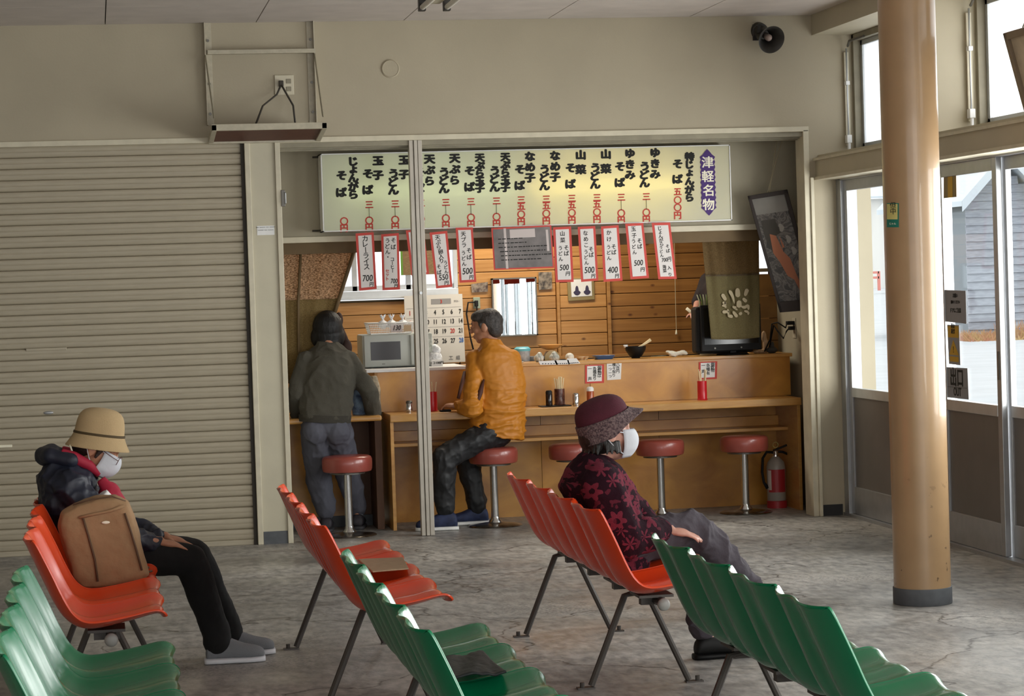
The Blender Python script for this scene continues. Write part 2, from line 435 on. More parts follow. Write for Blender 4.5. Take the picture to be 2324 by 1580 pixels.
# street side wall: fascia beams, recessed windows, pier, doors
XW = 4.80; XD = 4.66
w = MB()
w.box((XI, -4.5, 3.04), (XW+0.25, YW+0.2, ZC+0.1))          # upper fascia and its soffit
w.box((XI, -4.5, 2.145), (XW+0.02, YW, 2.262))               # beam over the doors
w.box((XI+0.02, -4.5, 2.262), (XW+0.05, YW, 2.285))
def pier(y0, y1): w.box((XI, y0, 2.262), (XW+0.1, y1, 3.04))
pier(12.32, 12.62); pier(10.0, 10.3); pier(7.7, 8.0); pier(5.4, 5.7)
struct('wall_right', w, M['wall2'])
wr = bpy.data.objects['wall_right']
struct('trim_5', MB().box((XI-0.012, -4.5, 2.128), (XD+0.08, YW, 2.147)), M['paint_trim'])
struct('trim_6', MB().box((XI-0.014, -4.5, 2.25), (XI+0.03, YW, 2.266)), M['paint_trim'])
def upper_window(n, y0, y1):
    t = thing('window_%d' % n, None, None, (XW, (y0+y1)/2, 2.285), kind='structure')
    f = MB(); f.box((XW-0.03, y0, 2.285), (XW+0.05, y1, 2.32)); f.box((XW-0.03, y0, 3.0), (XW+0.05, y1, 3.04))
    f.box((XW-0.03, y0, 2.285), (XW+0.05, y0+0.035, 3.04)); f.box((XW-0.03, y1-0.035, 2.285), (XW+0.05, y1, 3.04))
    obj('outer_frame', f, M['trim_dark'], t, bevel=0.003)
    mid = (y0+y1)/2
    for a, b, o in ((y0+0.035, mid+0.02, 0.0), (mid-0.02, y1-0.035, 0.028)):
        s = MB(); X0, X1 = XW-0.012+o, XW+0.014+o
        s.box((X0, a, 2.32), (X1, a+0.035, 3.0)); s.box((X0, b-0.035, 2.32), (X1, b, 3.0)); s.box((X0, a, 2.32), (X1, b, 2.352)); s.box((X0, a, 2.968), (X1, b, 3.0))
        sash = obj('sash', s, M['alu2'], t, bevel=0.002)
        g = MB().box((X0+0.011, a+0.03, 2.345), (X0+0.015, b-0.03, 2.975)); g = obj('pane', g, M['frost'], None)
        for v in g.data.vertices: v.co -= Vector((XW, (y0+y1)/2, 2.285))
        g.parent = sash
    return t
for i, (a, b) in enumerate([(12.62, 14.45), (10.3, 12.32), (8.0, 10.0), (5.7, 7.7)]): upper_window(i+1, a, b)
# window openers (rod with brackets) at the far jamb of each recess
def opener(y, lab):
    t = thing('window_opener', lab, 'window opener', (XW-0.06, y, 2.3), group=None)
    x = XW-0.07
    obj('channel', MB().box((x-0.018, y-0.012, 2.34), (x+0.012, y, 2.93)), M['paint_trim'], t, bevel=0.002)
    obj('rod', MB().tube([(x-0.01, y-0.035, 2.38), (x-0.01, y-0.035, 2.95)], 0.0055, 8), M['alu2'], t, smooth=True)
    c = MB().box((x-0.026, y-0.055, 2.355), (x+0.006, y-0.01, 2.405)); c.cyl((x-0.01, y-0.04, 2.29), (x-0.01, y-0.04, 2.36), 0.01, seg=10)
    obj('bracket', c, M['white'], t, bevel=0.003)
    obj('bracket', MB().box((x-0.022, y-0.05, 2.72), (x+0.004, y-0.01, 2.745)), M['white'], t, bevel=0.003)
    obj('arm', MB().tube([(x, y-0.04, 2.965), (x-0.03, y-0.16, 2.985), (x+0.02, y-0.3, 3.0)], 0.008, 6), M['steel'], t)
opener(14.44, 'white window opener rod left of the beige column, high in the corner')
opener(12.31, 'white window opener rod right of the beige column, under the ceiling')
# sliding door leaves: aluminium with a glazed top and a panel below
def leaf(n, y0, y1, off, signs=False):
    t = thing('door_%d' % n, None, None, (XD, (y0+y1)/2, 0), kind='structure')
    X0, X1 = XD+off, XD+off+0.032
    s = MB()
    s.box((X0, y0, 0.02), (X1, y0+0.06, 2.12)); s.box((X0, y1-0.06, 0.02), (X1, y1, 2.12))
    s.box((X0, y0+0.06, 2.05), (X1, y1-0.06, 2.12))
    obj('frame', s, M['alu'], t, bevel=0.003)
    obj('mid_rail', MB().box((X0-0.002, y0+0.06, 0.755), (X1, y1-0.06, 0.815)), M['alu2'], t, bevel=0.003)
    obj('bottom_rail', MB().box((X0, y0+0.06, 0.02), (X1, y1-0.06, 0.19)), M['alu'], t, bevel=0.003)
    obj('panel', MB().box((X0+0.012, y0+0.055, 0.185), (X1-0.01, y1-0.055, 0.76)), M['alupanel'], t)
    obj('pane', MB().box((X0+0.013, y0+0.055, 0.81), (X0+0.018, y1-0.055, 2.055)), M['glass'], t)
    h = MB().box((X0-0.004, y0+0.02, 0.95), (X0, y0+0.04, 1.1)); obj('handle', h, M['steel'], t, bevel=0.001)
    return t
w_ = 0.86
n = 1; y = 14.36
leafs = []
for k in range(12):
    y1 = 14.36-k*0.845; y0 = y1-0.875
    leafs.append(leaf(k+1, y0, y1, 0.0 if k % 2 == 0 else 0.04))
fr = MB(); fr.box((XD-0.02, 14.36, 0), (XD+0.09, 14.45, 2.13)); fr.box((XD-0.02, 4.1, 2.118), (XD+0.09, 14.4, 2.15)); 
struct('trim_7', fr, M['alu'], bevel=0.003)
struct('trim_8', MB().box((XD-0.03, 4.1, 0.0), (XD+0.1, 14.45, 0.018)), M['alu'])
w = MB(); w.box((XI, 3.0, 0), (XI+0.3, 4.1, 2.15)); struct('wall_front', w, M['wall2'])
# outside jamb seen through the first pane

# ================================================================== roller shutter
t = thing('roller_shutter', 'closed beige roller shutter of horizontal slats left of the food counter', 'shutter', (-1.1, YW+0.03, 0))
X0, X1 = -3.15, 0.9
pitch = 0.0672
def slat_mb():
    mb = MB(); prof = []
    # cross-section (depth, height): flat with two shallow steps and a rolled hook
    pts = [(0.002, 0.0), (-0.005, 0.003), (-0.010, 0.010), (-0.0105, 0.030), (-0.0085, 0.033), (-0.0105, 0.036), (-0.0105, 0.056), (-0.007, 0.063), (0.002, 0.0668)]
    A = [mb.bm.verts.new((X0, y, z)) for y, z in pts]; B = [mb.bm.verts.new((X1, y, z)) for y, z in pts]
    A += [mb.bm.verts.new((X0, 0.008, 0.0668)), mb.bm.verts.new((X0, 0.008, 0))]; B += [mb.bm.verts.new((X1, 0.008, 0.0668)), mb.bm.verts.new((X1, 0.008, 0))]
    k = len(A)
    for i in range(k): mb.bm.faces.new((A[i], A[(i+1) % k], B[(i+1) % k], B[i]))
    mb.bm.faces.new(A[::-1]); mb.bm.faces.new(B)
    return mb
s0 = obj('slat', slat_mb(), M['shutter'], None, smooth=35)
s0.parent = t; s0.location = (1.1, 0.0, 0.03)
for k in range(1, 36):
    s = s0.copy(); COL.objects.link(s); s.location = (1.1, 0.0, 0.03+pitch*k)
bb = MB().box((X0, YW+0.018, 0.0), (X1, YW+0.045, 0.032)); obj('bottom_bar', bb, M['shutter'], t, bevel=0.003)
boxo('guide_rail', (0.9, YW+0.01, 0), (0.923, YW+0.06, 2.45), M['gap'], t)
boxo('backing', (-3.2, YW+0.05, 0), (0.92, YW+0.06, 2.46), M['gap'], t)
p = aty(110, 937, YW+0.02); mb = MB().ell(p, (0.03, 0.008, 0.011)); obj('lock_plate', mb, M['alu'], t, smooth=True, label='oval metal lock plate')
p = aty(105, 793, YW+0.018); obj('pull_slot', MB().box(p+Vector((-0.12, -0.004, -0.008)), p+Vector((0.12, 0.006, 0.008))), M['shutter'], t, bevel=0.003)
p = aty(8, 1013, YW+0.018); obj('lock_tab', MB().box(p+Vector((-0.05, -0.006, -0.008)), p+Vector((0.05, 0.006, 0.008))), M['cream'], t, bevel=0.002, label='cream sliding lock tab')

# ================================================================== column
cx, cy = 3.725, 10.47
t = thing('round_column', 'tall round tan painted column with scuffs and a grey foot band', 'column', (cx, cy, 0))
mb = MB().cyl((cx, cy, 0.0), (cx, cy, ZC), 0.131, seg=64)
m_ = M['column']
# chips in the paint near the foot
nt = m_.node_tree; b_ = nt.nodes['Principled BSDF']; L = nt.links
tc = N(nt, 'ShaderNodeTexCoord'); v = N(nt, 'ShaderNodeTexNoise'); v.inputs['Scale'].default_value = 26; v.inputs['Detail'].default_value = 2
L.new(tc.outputs['Object'], v.inputs['Vector'])
r1 = N(nt, 'ShaderNodeValToRGB'); L.new(v.outputs['Fac'], r1.inputs[0]); r1.color_ramp.elements[0].position = 0.68; r1.color_ramp.elements[1].position = 0.71
sx = N(nt, 'ShaderNodeSeparateXYZ'); L.new(tc.outputs['Object'], sx.inputs[0])
mr = N(nt, 'ShaderNodeMapRange'); L.new(sx.outputs['Z'], mr.inputs[0]); mr.inputs[1].default_value = 0.75; mr.inputs[2].default_value = 0.2
mm = N(nt, 'ShaderNodeMath', operation='MULTIPLY'); L.new(r1.outputs[0], mm.inputs[0]); L.new(mr.outputs[0], mm.inputs[1])
old = b_.inputs['Base Color'].links[0].from_socket
mx = N(nt, 'ShaderNodeMixRGB'); L.new(mm.outputs[0], mx.inputs[0]); L.new(old, mx.inputs[1]); mx.inputs[2].default_value = lin('6d5740'); L.new(mx.outputs[0], b_.inputs['Base Color'])
obj('shaft', mb, m_, t, smooth=40)
obj('foot_band', MB().cyl((cx, cy, 0), (cx, cy, 0.078), 0.136, seg=64), M['baseb'], t, smooth=40, bevel=0.003)
# sticker on the column (yellow over green)
def wrap(name, px0, px1, py0, py1, m, rad):
    a0 = None; P0 = []
    mb = MB(); n_ = 8
    def hit(px, py):
        d = ray(px, py); ox, oy = -cx, -cy
        A = d.x**2+d.y**2; B = 2*(ox*d.x+oy*d.y); C = ox*ox+oy*oy-rad*rad
        dd = B*B-4*A*C; tt = (-B-math.sqrt(max(0, dd)))/(2*A); return d*tt+Vector((0, 0, CAMZ))
    def f(u, v): return hit(px0+(px1-px0)*u, py0+(py1-py0)*v)
    mb.grid(f, n_, 3); return mb, hit
st = thing('column_sticker', 'yellow and green notice sticker wrapped on the left edge of the tan column', 'sticker', (cx-0.1, cy-0.09, 1.95))
mb, hit = wrap('s', 2012.5, 2040, 461, 516, None, 0.1318); obj('green_sheet', mb, D('stickgreen', '1f7d6b', 0.5), st)
mb, hit = wrap('s', 2013, 2037, 463, 498, None, 0.1324); obj('yellow_sheet', mb, D('stickyel', 'd9d182', 0.5), st)
q = hit(2028, 480); 
text('lettering', '但\n中', M['ink'], st, q+Vector((-0.004, -0.004, 0.012)), 0.032, X=(0.75, -0.66, 0), line=0.85)
text('lettering', 'じゃん', M['cream'], st, hit(2027, 508)+Vector((-0.004, -0.004, 0)), 0.011, X=(0.75, -0.66, 0))

# ================================================================== wall fittings
# empty television bracket
t = thing('television_bracket', 'empty grey television bracket shelf on the wall above the shutter', 'bracket', (1.04, YW, 2.5))
for x, ex in ((0.726, -0.012), (1.345, 0.012)):
    b = MB(); b.box((x-0.022, YW-0.006, 2.55), (x+0.022, YW, ZC)); b.box((x+ex*1.6-0.003, YW-0.045, 2.55), (x+ex*1.6+0.003, YW, ZC))
    obj('upright', b, M['ironw'], t, bevel=0.001)
    for z in (2.62, 2.8, 3.06): obj('bolt', MB().cyl((x, YW-0.014, z), (x, YW-0.004, z), 0.009, seg=6), M['steel'], t)
    xf = x+(0.02 if ex > 0 else -0.0)
    obj('stay_rod', MB().tube([(x+ex*1.6, YW-0.04, 2.97), (xf, YW-0.43, 2.56)], 0.005, 6), M['trim_dark'], t)
b = MB().box((0.72, YW-0.05, 2.975), (1.37, YW-0.006, 3.0)); obj('cross_bar', b, M['ironw'], t, bevel=0.001)
zf = aty(600, 290, YW-0.45).z
xl, xr = aty(480, 290, YW-0.45).x, aty(742, 282, YW-0.45).x
f = MB(); f.box((xl, YW-0.45, zf-0.012), (xr, YW-0.42, zf+0.026)); dz = Vector((0, 0, -.05))
for xa in (xl, xr-.03): f.slab([Vector((xa, YW-.45, zf-.012)), Vector((xa+.03, YW-.45, zf-.012)), Vector((xa+.03, YW, zf-.012))+dz, Vector((xa, YW, zf-.012))+dz], (0, 0, 1), .035)
f.box((xl, YW-0.03, zf-0.062), (xr, YW, zf-0.02))
obj('shelf_frame', f, M['ironw'], t, bevel=0.002)
obj('shelf_board', MB().slab([Vector((xl+.028, YW-.42, zf-.004)), Vector((xr-.028, YW-.42, zf-.004)), Vector((xr-.028, YW-.03, zf-.050)), Vector((xl+.028, YW-.03, zf-.050))], (0, 0, 1), .015), M['brownboard'], t)
# outlet with plugs behind the bracket
p = aty(645, 193, YW)
t = thing('wall_outlet', 'double wall outlet with two dark cords hanging, above the bracket shelf', 'outlet', p)
obj('cover_plate', MB().box(p+Vector((-0.058, -0.008, -0.06)), p+Vector((0.058, 0, 0.06))), M['paint_trim'], t, bevel=0.003)
for dz in (-0.025, 0.022): obj('socket', MB().box(p+Vector((0.012, -0.012, dz-0.014)), p+Vector((0.042, -0.006, dz+0.014))), M['trim_dark'], t, bevel=0.002)
obj('plug', MB().box(p+Vector((-0.034, -0.035, -0.012)), p+Vector((-0.006, -0.006, 0.025))), M['gap'], t, bevel=0.004)
q0 = p+Vector((-0.02, -0.03, 0.0)); 
e1 = Vector((p.x-0.2, YW-0.15, zf+0.02)); e2 = Vector((p.x+0.05, YW-0.12, zf+0.02))
obj('cord', MB().tube([q0, q0+Vector((-0.03, -0.01, -0.06)), q0+Vector((-0.12, -0.05, -0.13)), e1], 0.006, 6), M['gap'], t, smooth=True)
obj('cord', MB().tube([q0, q0+Vector((0.025, -0.01, -0.05)), q0+Vector((0.065, -0.03, -0.13)), e2], 0.006, 6), M['gap'], t, smooth=True)
# round cover plate
p = aty(886, 156, YW)
o = obj('round_cover', MB().lathe([(0.057, 0), (0.056, 0.006), (0.050, 0.011), (0.047, 0.0085), (0.001, 0.0085)], p, 40, Matrix.Rotation(PI/2, 3, 'X')), M['wall'], None, smooth=35)
tag(o, 'round wall-coloured blanking plate on the wall above the menu sign', 'cover plate')
# small card on the pillar
p = aty(603, 523, YW)
t = thing('name_card', 'small white printed card on the pillar right of the shutter', 'card', p)
obj('card', MB().box(p+Vector((-0.052, -0.002, -0.028)), p+Vector((0.052, 0, 0.028))), M['white'], t)
text('lettering', '━ ━━ ━ ━━\n━━ ━ ━━', M['ink'], t, p+Vector((0, -0.003, 0.009)), 0.017, line=1.0)
# horn loudspeaker
p = aty(1742, 84, YW-0.11)
t = thing('horn_loudspeaker', 'dark brown round horn loudspeaker high on the wall near the corner', 'loudspeaker', (p.x, YW, p.z))
ax = Vector((0.18, -1, -0.42)).normalized(); R_ = ax.to_track_quat('Z', 'Y').to_matrix()
obj('horn', MB().lathe([(0.03, -0.12), (0.045, -0.1), (0.05, -0.02), (0.062, 0.03), (0.085, 0.055), (0.088, 0.06), (0.083, 0.058), (0.06, 0.035), (0.045, -0.0), (0.03, -0.05), (0.002, -0.05)], p, 36, R_), M['horn'], t, smooth=40)
obj('driver', MB().lathe([(0.002, -0.19), (0.045, -0.185), (0.055, -0.17), (0.055, -0.11), (0.03, -0.1), (0.002, -0.1)], p, 28, R_), M['horn'], t, smooth=40)
obj('center_plug', MB().lathe([(0.002, -0.04), (0.02, -0.03), (0.022, 0.02), (0.012, 0.034), (0.002, 0.036)], p, 20, R_), D('plug', 'a08c82', 0.5), t, smooth=True, label='pale centre plug')
obj('mount_bracket', MB().box((p.x-0.06, YW-0.1, p.z+0.03), (p.x-0.04, YW, p.z+0.07)).box((p.x-0.065, YW-0.012, p.z-0.01), (p.x-0.0, YW, p.z+0.09)), M['horn'], t)
# ceiling fluorescent fitting, only its near end hangs into view
t = thing('ceiling_fluorescent_light', 'twin-tube white fluorescent ceiling light at the top edge', 'ceiling light', (1.93, 12.6, ZC))
obj('housing', MB().box((1.895, 12.0, ZC-0.05), (1.965, 13.2, ZC)), M['ironw'], t, bevel=0.004)
for x in (1.86, 2.0):
    obj('tube', MB().tube([(x, 12.02, ZC-0.07), (x, 13.19, ZC-0.07)], 0.016, 14), D('tubew%.2f' % x, 'd6d2c8', 0.35), t, smooth=40)
    obj('end_socket', MB().box((x-0.02, 13.17, ZC-0.09), (x+0.02, 13.22, ZC)), M['horn'], t, bevel=0.004)
# leaning framed picture hung from the beam at the right edge
t = thing('leaning_picture_frame', 'brown framed picture tilting out from the beam at the upper right edge', 'picture frame', (4.4, 10.8, 2.2))
P0 = atx(2288, 72, 4.32); P1 = atx(2323, 300, 4.5)
ya, yb = P0.y, P0.y-1.2
def fq(u, v, d=0):  # u along -Y, v down
    b = Vector((4.5-0.02, P0.y, P0.z-0.62)); a = Vector((4.32, P0.y, P0.z))
    q = a.lerp(b, v); q.y -= 1.2*u; return q+Vector((-0.96, 0, -0.28))*d
for (u0, u1, v0, v1) in ((0, 1, 0, 0.055), (0, 1, 0.945, 1), (0, 0.03, 0, 1), (0.97, 1, 0, 1)):
    obj('frame_bar', MB().slab([fq(u0, v0), fq(u1, v0), fq(u1, v1), fq(u0, v1)], (-0.96, 0, -0.28), 0.03), D('framebrown', '7a6a55', 0.5) if 'framebrown' not in M else M['framebrown'], t, bevel=0.003)
obj('picture', MB().slab([fq(0.02, 0.03), fq(0.98, 0.03), fq(0.98, 0.97), fq(0.02, 0.97)], (-0.96, 0, -0.28), 0.012), D('picmat', 'b8ad98', 0.6, var=0.15, vs=12), t)
for u in (0.15, 0.85): obj('hanging_cord', MB().tube([fq(u, 0), (XI+0.0, fq(u, 0).y, 3.06)], 0.004, 6), M['trim_dark'], t)

# ================================================================== aluminium post in the opening
t = thing('aluminium_post', 'pale grooved aluminium post standing in the food counter opening', 'post', (1.967, YW+0.02, 0))
for x0, x1, y0 in ((1.928, 1.953, 0.0), (1.957, 1.978, -0.006), (1.982, 2.008, 0.0)):
    obj('profile', MB().box((x0, YW+y0, 0.003), (x1, YW+0.06, 2.435)), M['postalu'] if 'postalu' in M else D('postalu', 'b3aca0', 0.45, 0.25, var=0.06, vs=8), t, bevel=0.002)
obj('core', MB().box((1.93, YW+0.012, 0.0), (2.006, YW+0.055, 2.435)), M['trim_dark'], t)
q = aty(955, 665, YW-0.008); obj('latch_button', MB().cyl(q+Vector((0, 0.004, 0)), q+Vector((0, -0.01, 0)), 0.009, seg=12), M['alu2'], t)
# ================================================================== food counter room
YB = 16.6
D('kwall', 'a39b86', 0.7, var=0.06, vs=4)
D('kdark', '5a4a30', 0.7); D('kbeam', '6a5638', 0.7, var=0.1, vs=8)
struct('wall_kitchen_left', MB().box((1.0, YW+0.14, 0), (1.12, YB+0.1, 2.62)), M['kwall'])
w = MB(); w.box((4.6, YW+0.14, 0), (4.7, 15.7, 2.62)); w.box((4.9, 15.7, 0), (4.97, YB+0.1, 2.62)); w.box((4.7, 15.64, 0), (4.97, 15.7, 2.62))
struct('wall_kitchen_right', w, M['kwall'])
struct('trim_9', MB().box((1.0, YW+0.14, 2.6), (4.97, YB+0.1, 2.66)), M['kwall'])
hw = MB(); hw.box((1.12, 14.93, 1.87), (4.6, 14.98, 2.62)); struct('wall_kitchen_header', hw, M['kwall'])
struct('trim_10', MB().box((1.12, 14.90, 1.835), (4.6, 14.985, 1.872)), M['paint_trim'], bevel=0.003)
struct('trim_11', MB().box((1.12, 14.96, 1.765), (4.6, 15.03, 1.836)), M['kbeam'])
struct('trim_12', MB().box((1.14, YW+0.14, 2.44), (4.6, 14.94, 2.5)), M['kwall'])

# pine plank back wall: every plank its own piece; openings for two windows
wbk = struct('wall_kitchen_back', MB().box((1.0, YB+0.035, 0), (1.62, YB+0.1, 2.62)).box((2.53, YB+0.035, 0), (4.66, YB+0.1, 2.62)).box((1.6, YB+0.035, 0), (2.55, YB+0.1, 1.45)).box((4.6, YB+0.035, 0), (4.9, YB+0.1, 1.5)).box((1.0, YB+0.035, 2.0), (4.9, YB+0.1, 2.62)), M['kdark'])
ph = 0.0915
for k in range(14):
    z0 = 0.80+ph*k; z1 = z0+ph-0.004
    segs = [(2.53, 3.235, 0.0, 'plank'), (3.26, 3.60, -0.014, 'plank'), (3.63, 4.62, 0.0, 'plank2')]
    if z1 < 1.46: segs.insert(0, (1.12, 2.526, 0.0, 'plank'))
    else: segs.insert(0, (1.12, 1.6, 0.0, 'plank'))
    if z1 < 1.5: segs.append((4.625, 4.9, 0.0, 'plank'))
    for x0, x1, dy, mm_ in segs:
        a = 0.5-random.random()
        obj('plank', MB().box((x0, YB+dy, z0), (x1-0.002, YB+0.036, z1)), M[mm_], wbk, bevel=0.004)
for x0, x1 in ((3.236, 3.258), (3.602, 3.628)): obj('batten', MB().box((x0, YB-0.022, 0.94), (x1, YB+0.02, 2.1)), M['plank'], wbk, bevel=0.002)
obj('batten', MB().box((3.236, YB-0.024, 0.985), (4.62, YB+0.01, 1.008)), M['plank'], wbk, bevel=0.002)
# window in the back wall, left
def kwindow(n, x0, x1, z0, z1, mid=None):
    t = thing('window_%d' % n, None, None, ((x0+x1)/2, YB, z0), kind='structure')
    f = MB(); f.box((x0, YB-0.02, z0-0.05), (x1, YB+0.08, z0-0.002)); f.box((x0, YB-0.03, z0-0.06), (x1, YB+0.0, z0-0.045)); f.box((x0, YB-0.01, z1), (x1, YB+0.08, z1+0.03)); f.box((x0, YB-0.01, z0), (x0+0.03, YB+0.08, z1)); f.box((x1-0.03, YB-0.01, z0), (x1, YB+0.08, z1))
    obj('window_frame', f, M['alu2'], t, bevel=0.002)
    if mid: 
        s = MB()
        for q in mid: s.box((q-0.018, YB+0.01, z0), (q+0.018, YB+0.05, z1))
        s.box((x0+0.03, YB+0.01, z0), (x1-0.03, YB+0.05, z0+0.035)); obj('sash', s, M['alu2'], t, bevel=0.002)
    obj('pane', MB().box((x0+0.02, YB+0.028, z0), (x1-0.02, YB+0.032, z1)), M['frost'], t)
zz = aty(900, 662, YB).z
kwindow(5, 1.6, 2.53, zz+0.012, 1.98, (1.8, 2.18))
kwindow(6, 4.62, 4.9, 1.52, 2.0)
# brown reed mat hung in front of the window
D('reed', '7b6344', 0.8, var=0.25, vs=60, stretch=(1, 1, 6)); D('reedg', '5d8a2f', 0.7)
a = aty(912, 545, YB-0.05); b = aty(1003, 622, YB-0.05)
t = thing('reed_mat', 'brown reed mat with a green edge hanging behind the aluminium post', 'mat', ((a.x+b.x)/2, YB-0.04, a.z))
obj('mat', MB().box((a.x, YB-0.045, b.z), (b.x+0.02, YB-0.035, 1.9)), M['reed'], t)
obj('edging', MB().box((a.x-0.012, YB-0.047, b.z), (a.x+0.002, YB-0.033, 1.9)), M['reedg'], t)
obj('hanging_rail', MB().box((a.x-0.02, YB-0.05, 1.895), (b.x+0.03, YB+0.0, 1.915)), M['kbeam'], t)

# ------------------------------------------------------------------ counter
YS = 14.83; YR = 15.2; YP = 15.36
zs = 0.737
t = thing('dining_counter', 'long varnished plywood dining counter with bag shelf below', 'counter', (3.1, 15.0, 0))
obj('worktop', MB().box((1.80, YS, zs-0.05), (4.49, YR+0.02, zs)), M['plyedge'], t, bevel=0.006)
obj('riser_panel', MB().box((1.755, YR, zs), (3.17, YR+0.02, 0.992)), M['ply'], t)
obj('riser_panel', MB().box((3.173, YR, zs), (4.53, YR+0.02, 0.992)), M['ply'], t)
obj('top_ledge', MB().box((2.36, YR-0.012, 0.992), (4.545, YR+0.3, 1.016)), M['plyedge'], t, bevel=0.004)
obj('lower_panel', MB().box((1.84, YP, 0.0), (2.86, YP+0.02, zs-0.05)), M['ply'], t)
obj('lower_panel', MB().box((2.863, YP, 0.0), (3.66, YP+0.02, zs-0.05)), M['ply'], t)
obj('lower_panel', MB().box((3.663, YP, 0.0), (4.49, YP+0.02, zs-0.05)), M['ply'], t)
obj('bag_shelf', MB().box((1.83, 15.08, 0.512), (4.47, YP, 0.534)), M['plyedge'], t, bevel=0.003)
obj('bag_shelf_lip', MB().box((1.83, 15.30, 0.534), (4.47, YP, 0.60)), M['ply'], t, bevel=0.002)
for x in (1.803, 4.468): obj('end_panel', MB().box((x, YS+0.03, 0.0), (x+0.022, YP+0.02, zs-0.05)), M['plyedge'], t, bevel=0.002)
obj('end_panel', MB().box((1.755, YR, zs-0.05), (1.775, YR+0.4, 0.99)), M['ply'], t)
# white-topped left section with the microwave
obj('white_ledge', MB().box((1.70, YR-0.02, 0.992), (2.36, YR+0.55, 1.012)), M['white'], t, bevel=0.003, label='white laminate ledge')
obj('service_deck', MB().box((2.36, YR+0.29, 0.95), (4.55, YR+0.62, 0.985)), M['steel'], t)
t = thing('standing_counter', 'lower plywood counter behind the man in the dark sweater', 'counter', (1.45, 15.0, 0))
obj('worktop', MB().box((1.13, YS+0.0, 0.70), (1.750, YR+0.4, 0.735)), M['plyedge'], t, bevel=0.012)
obj('lower_panel', MB().box((1.13, 15.3, 0), (1.56, 15.32, 0.70)), M['ply'], t)
obj('lower_panel', MB().box((1.56, 15.33, 0), (1.750, 15.35, 0.70)), D('brownpanel', '6b4a35', 0.6, var=0.12, vs=6), t)
obj('support_post', MB().box((1.72, 15.0, 0), (1.765, 15.33, 0.70)), M['brownpanel'], t, bevel=0.002)
obj('toe_board', MB().box((1.14, 15.28, 0), (1.74, 15.3, 0.07)), M['baseb'], t)
# back worktop of the kitchen (dark)
t = thing('kitchen_worktop', 'dark steel kitchen worktop along the plank wall', 'worktop', (3.4, 16.4, 0))
obj('cabinet', MB().box((2.4, 16.15, 0.0), (4.88, YB-0.03, 0.90)), M['blackgloss'], t)
obj('worktop', MB().box((2.38, 16.12, 0.90), (4.89, YB-0.03, 0.93)), M['steel'], t, bevel=0.004)
obj('back_splash', MB().box((3.2, YB-0.06, 0.93), (4.89, YB-0.03, 0.985)), D('splash', '23211f', 0.4), t)

# ------------------------------------------------------------------ illuminated menu board
YF = 14.74
TL, TR, BL, BR = aty(728, 352, YF), aty(1656, 326, YF), aty(733, 529, YF), aty(1661, 498, YF)
x0, x1 = (TL.x+BL.x)/2, (TR.x+BR.x)/2; z1 = (TL.z+TR.z)/2; z0 = (BL.z+BR.z)/2
t = thing('menu_board', 'long backlit menu board with black brush lettering and red prices', 'menu board', ((x0+x1)/2, YF+0.09, z0))
m, nt, b = newmat('lightbox_face'); out = nt.nodes['Material Output']; L = nt.links
tl = N(nt, 'ShaderNodeBsdfTranslucent'); tl.inputs[0].default_value = lin('e9e6d2'); df = N(nt, 'ShaderNodeBsdfDiffuse'); df.inputs[0].default_value = lin('d6d6c8')
mx = N(nt, 'ShaderNodeMixShader'); mx.inputs[0].default_value = 0.42; L.new(df.outputs[0], mx.inputs[1]); L.new(tl.outputs[0], mx.inputs[2]); L.new(mx.outputs[0], out.inputs[0])
obj('face', MB().box((x0+0.006, YF, z0+0.006), (x1-0.006, YF+0.004, z1-0.006)), m, t)
ca = MB(); ca.box((x0, YF-0.002, z0), (x1, YF+0.19, z0+0.006)); ca.box((x0, YF-0.002, z1-0.006), (x1, YF+0.19, z1)); ca.box((x0, YF-0.002, z0), (x0+0.006, YF+0.19, z1)); ca.box((x1-0.006, YF-0.002, z0), (x1, YF+0.19, z1)); ca.box((x0, YF+0.184, z0), (x1, YF+0.19, z1))
obj('casing', ca, M['white'], t)
tf = MB(); th = 0.006
tf.box((x0, YF-0.006, z0), (x1, YF, z0+th)); tf.box((x0, YF-0.006, z1-th), (x1, YF, z1)); tf.box((x0, YF-0.006, z0), (x0+th, YF, z1)); tf.box((x1-th, YF-0.006, z0), (x1, YF, z1))
obj('face_frame', tf, M['white'], t)
def emat(name, col, s):
    m, nt, b = newmat(name); b.inputs['Emission Color'].default_value = col+(1,); b.inputs['Emission Strength'].default_value = s; b.inputs['Base Color'].default_value = (0.8, 0.8, 0.8, 1); return m
zt = (z0+z1)/2+0.0
obj('fluorescent_tube', MB().cyl((x0+0.12, YF+0.075, zt), (x0+1.24, YF+0.075, zt), 0.016, seg=12), emat('tube_green_white', (0.84, 1.0, 0.74), 10.0), t)
obj('fluorescent_tube', MB().cyl((x1-1.30, YF+0.075, zt), (x1-0.28, YF+0.075, zt), 0.016, seg=12), emat('tube_warm_yellow', (1.0, 0.80, 0.26), 19.0), t)
for px, py in ((716, 357), (716, 524)):
    q = aty(px, py, YF+0.15); obj('wall_hook', MB().cyl(q+Vector((-0.02, 0, 0)), q+Vector((0.05, 0, 0)), 0.006, seg=8), M['gap'], t)
YT = YF-0.0015
_used = []
def col_chars(s, px, ys, m, size, off=0.0, sx=1.0, name='lettering', shear=0.0, sub=None):
    """vertical column of characters at pixel column px, characters centred at rows ys"""
    for ch, py in zip(s, ys):
        if ch == '｜':
            q = aty(px, py, YT-0.002); obj('price_stroke', MB().box(q+Vector((-0.0012, -0.001, -0.033)), q+Vector((0.0012, 0.001, 0.033))), M['ink'], t); continue
        q = aty(px, py, YT)
        text('character', ch, m, t, q, size, off=off, sx=sx, shear=shear, depth=0.0004)
def spread(a, b, n): return [a+(b-a)*i/(n-1) for i in range(n)] if n > 1 else [a]
BK = M['ink']; RD = M['redink']
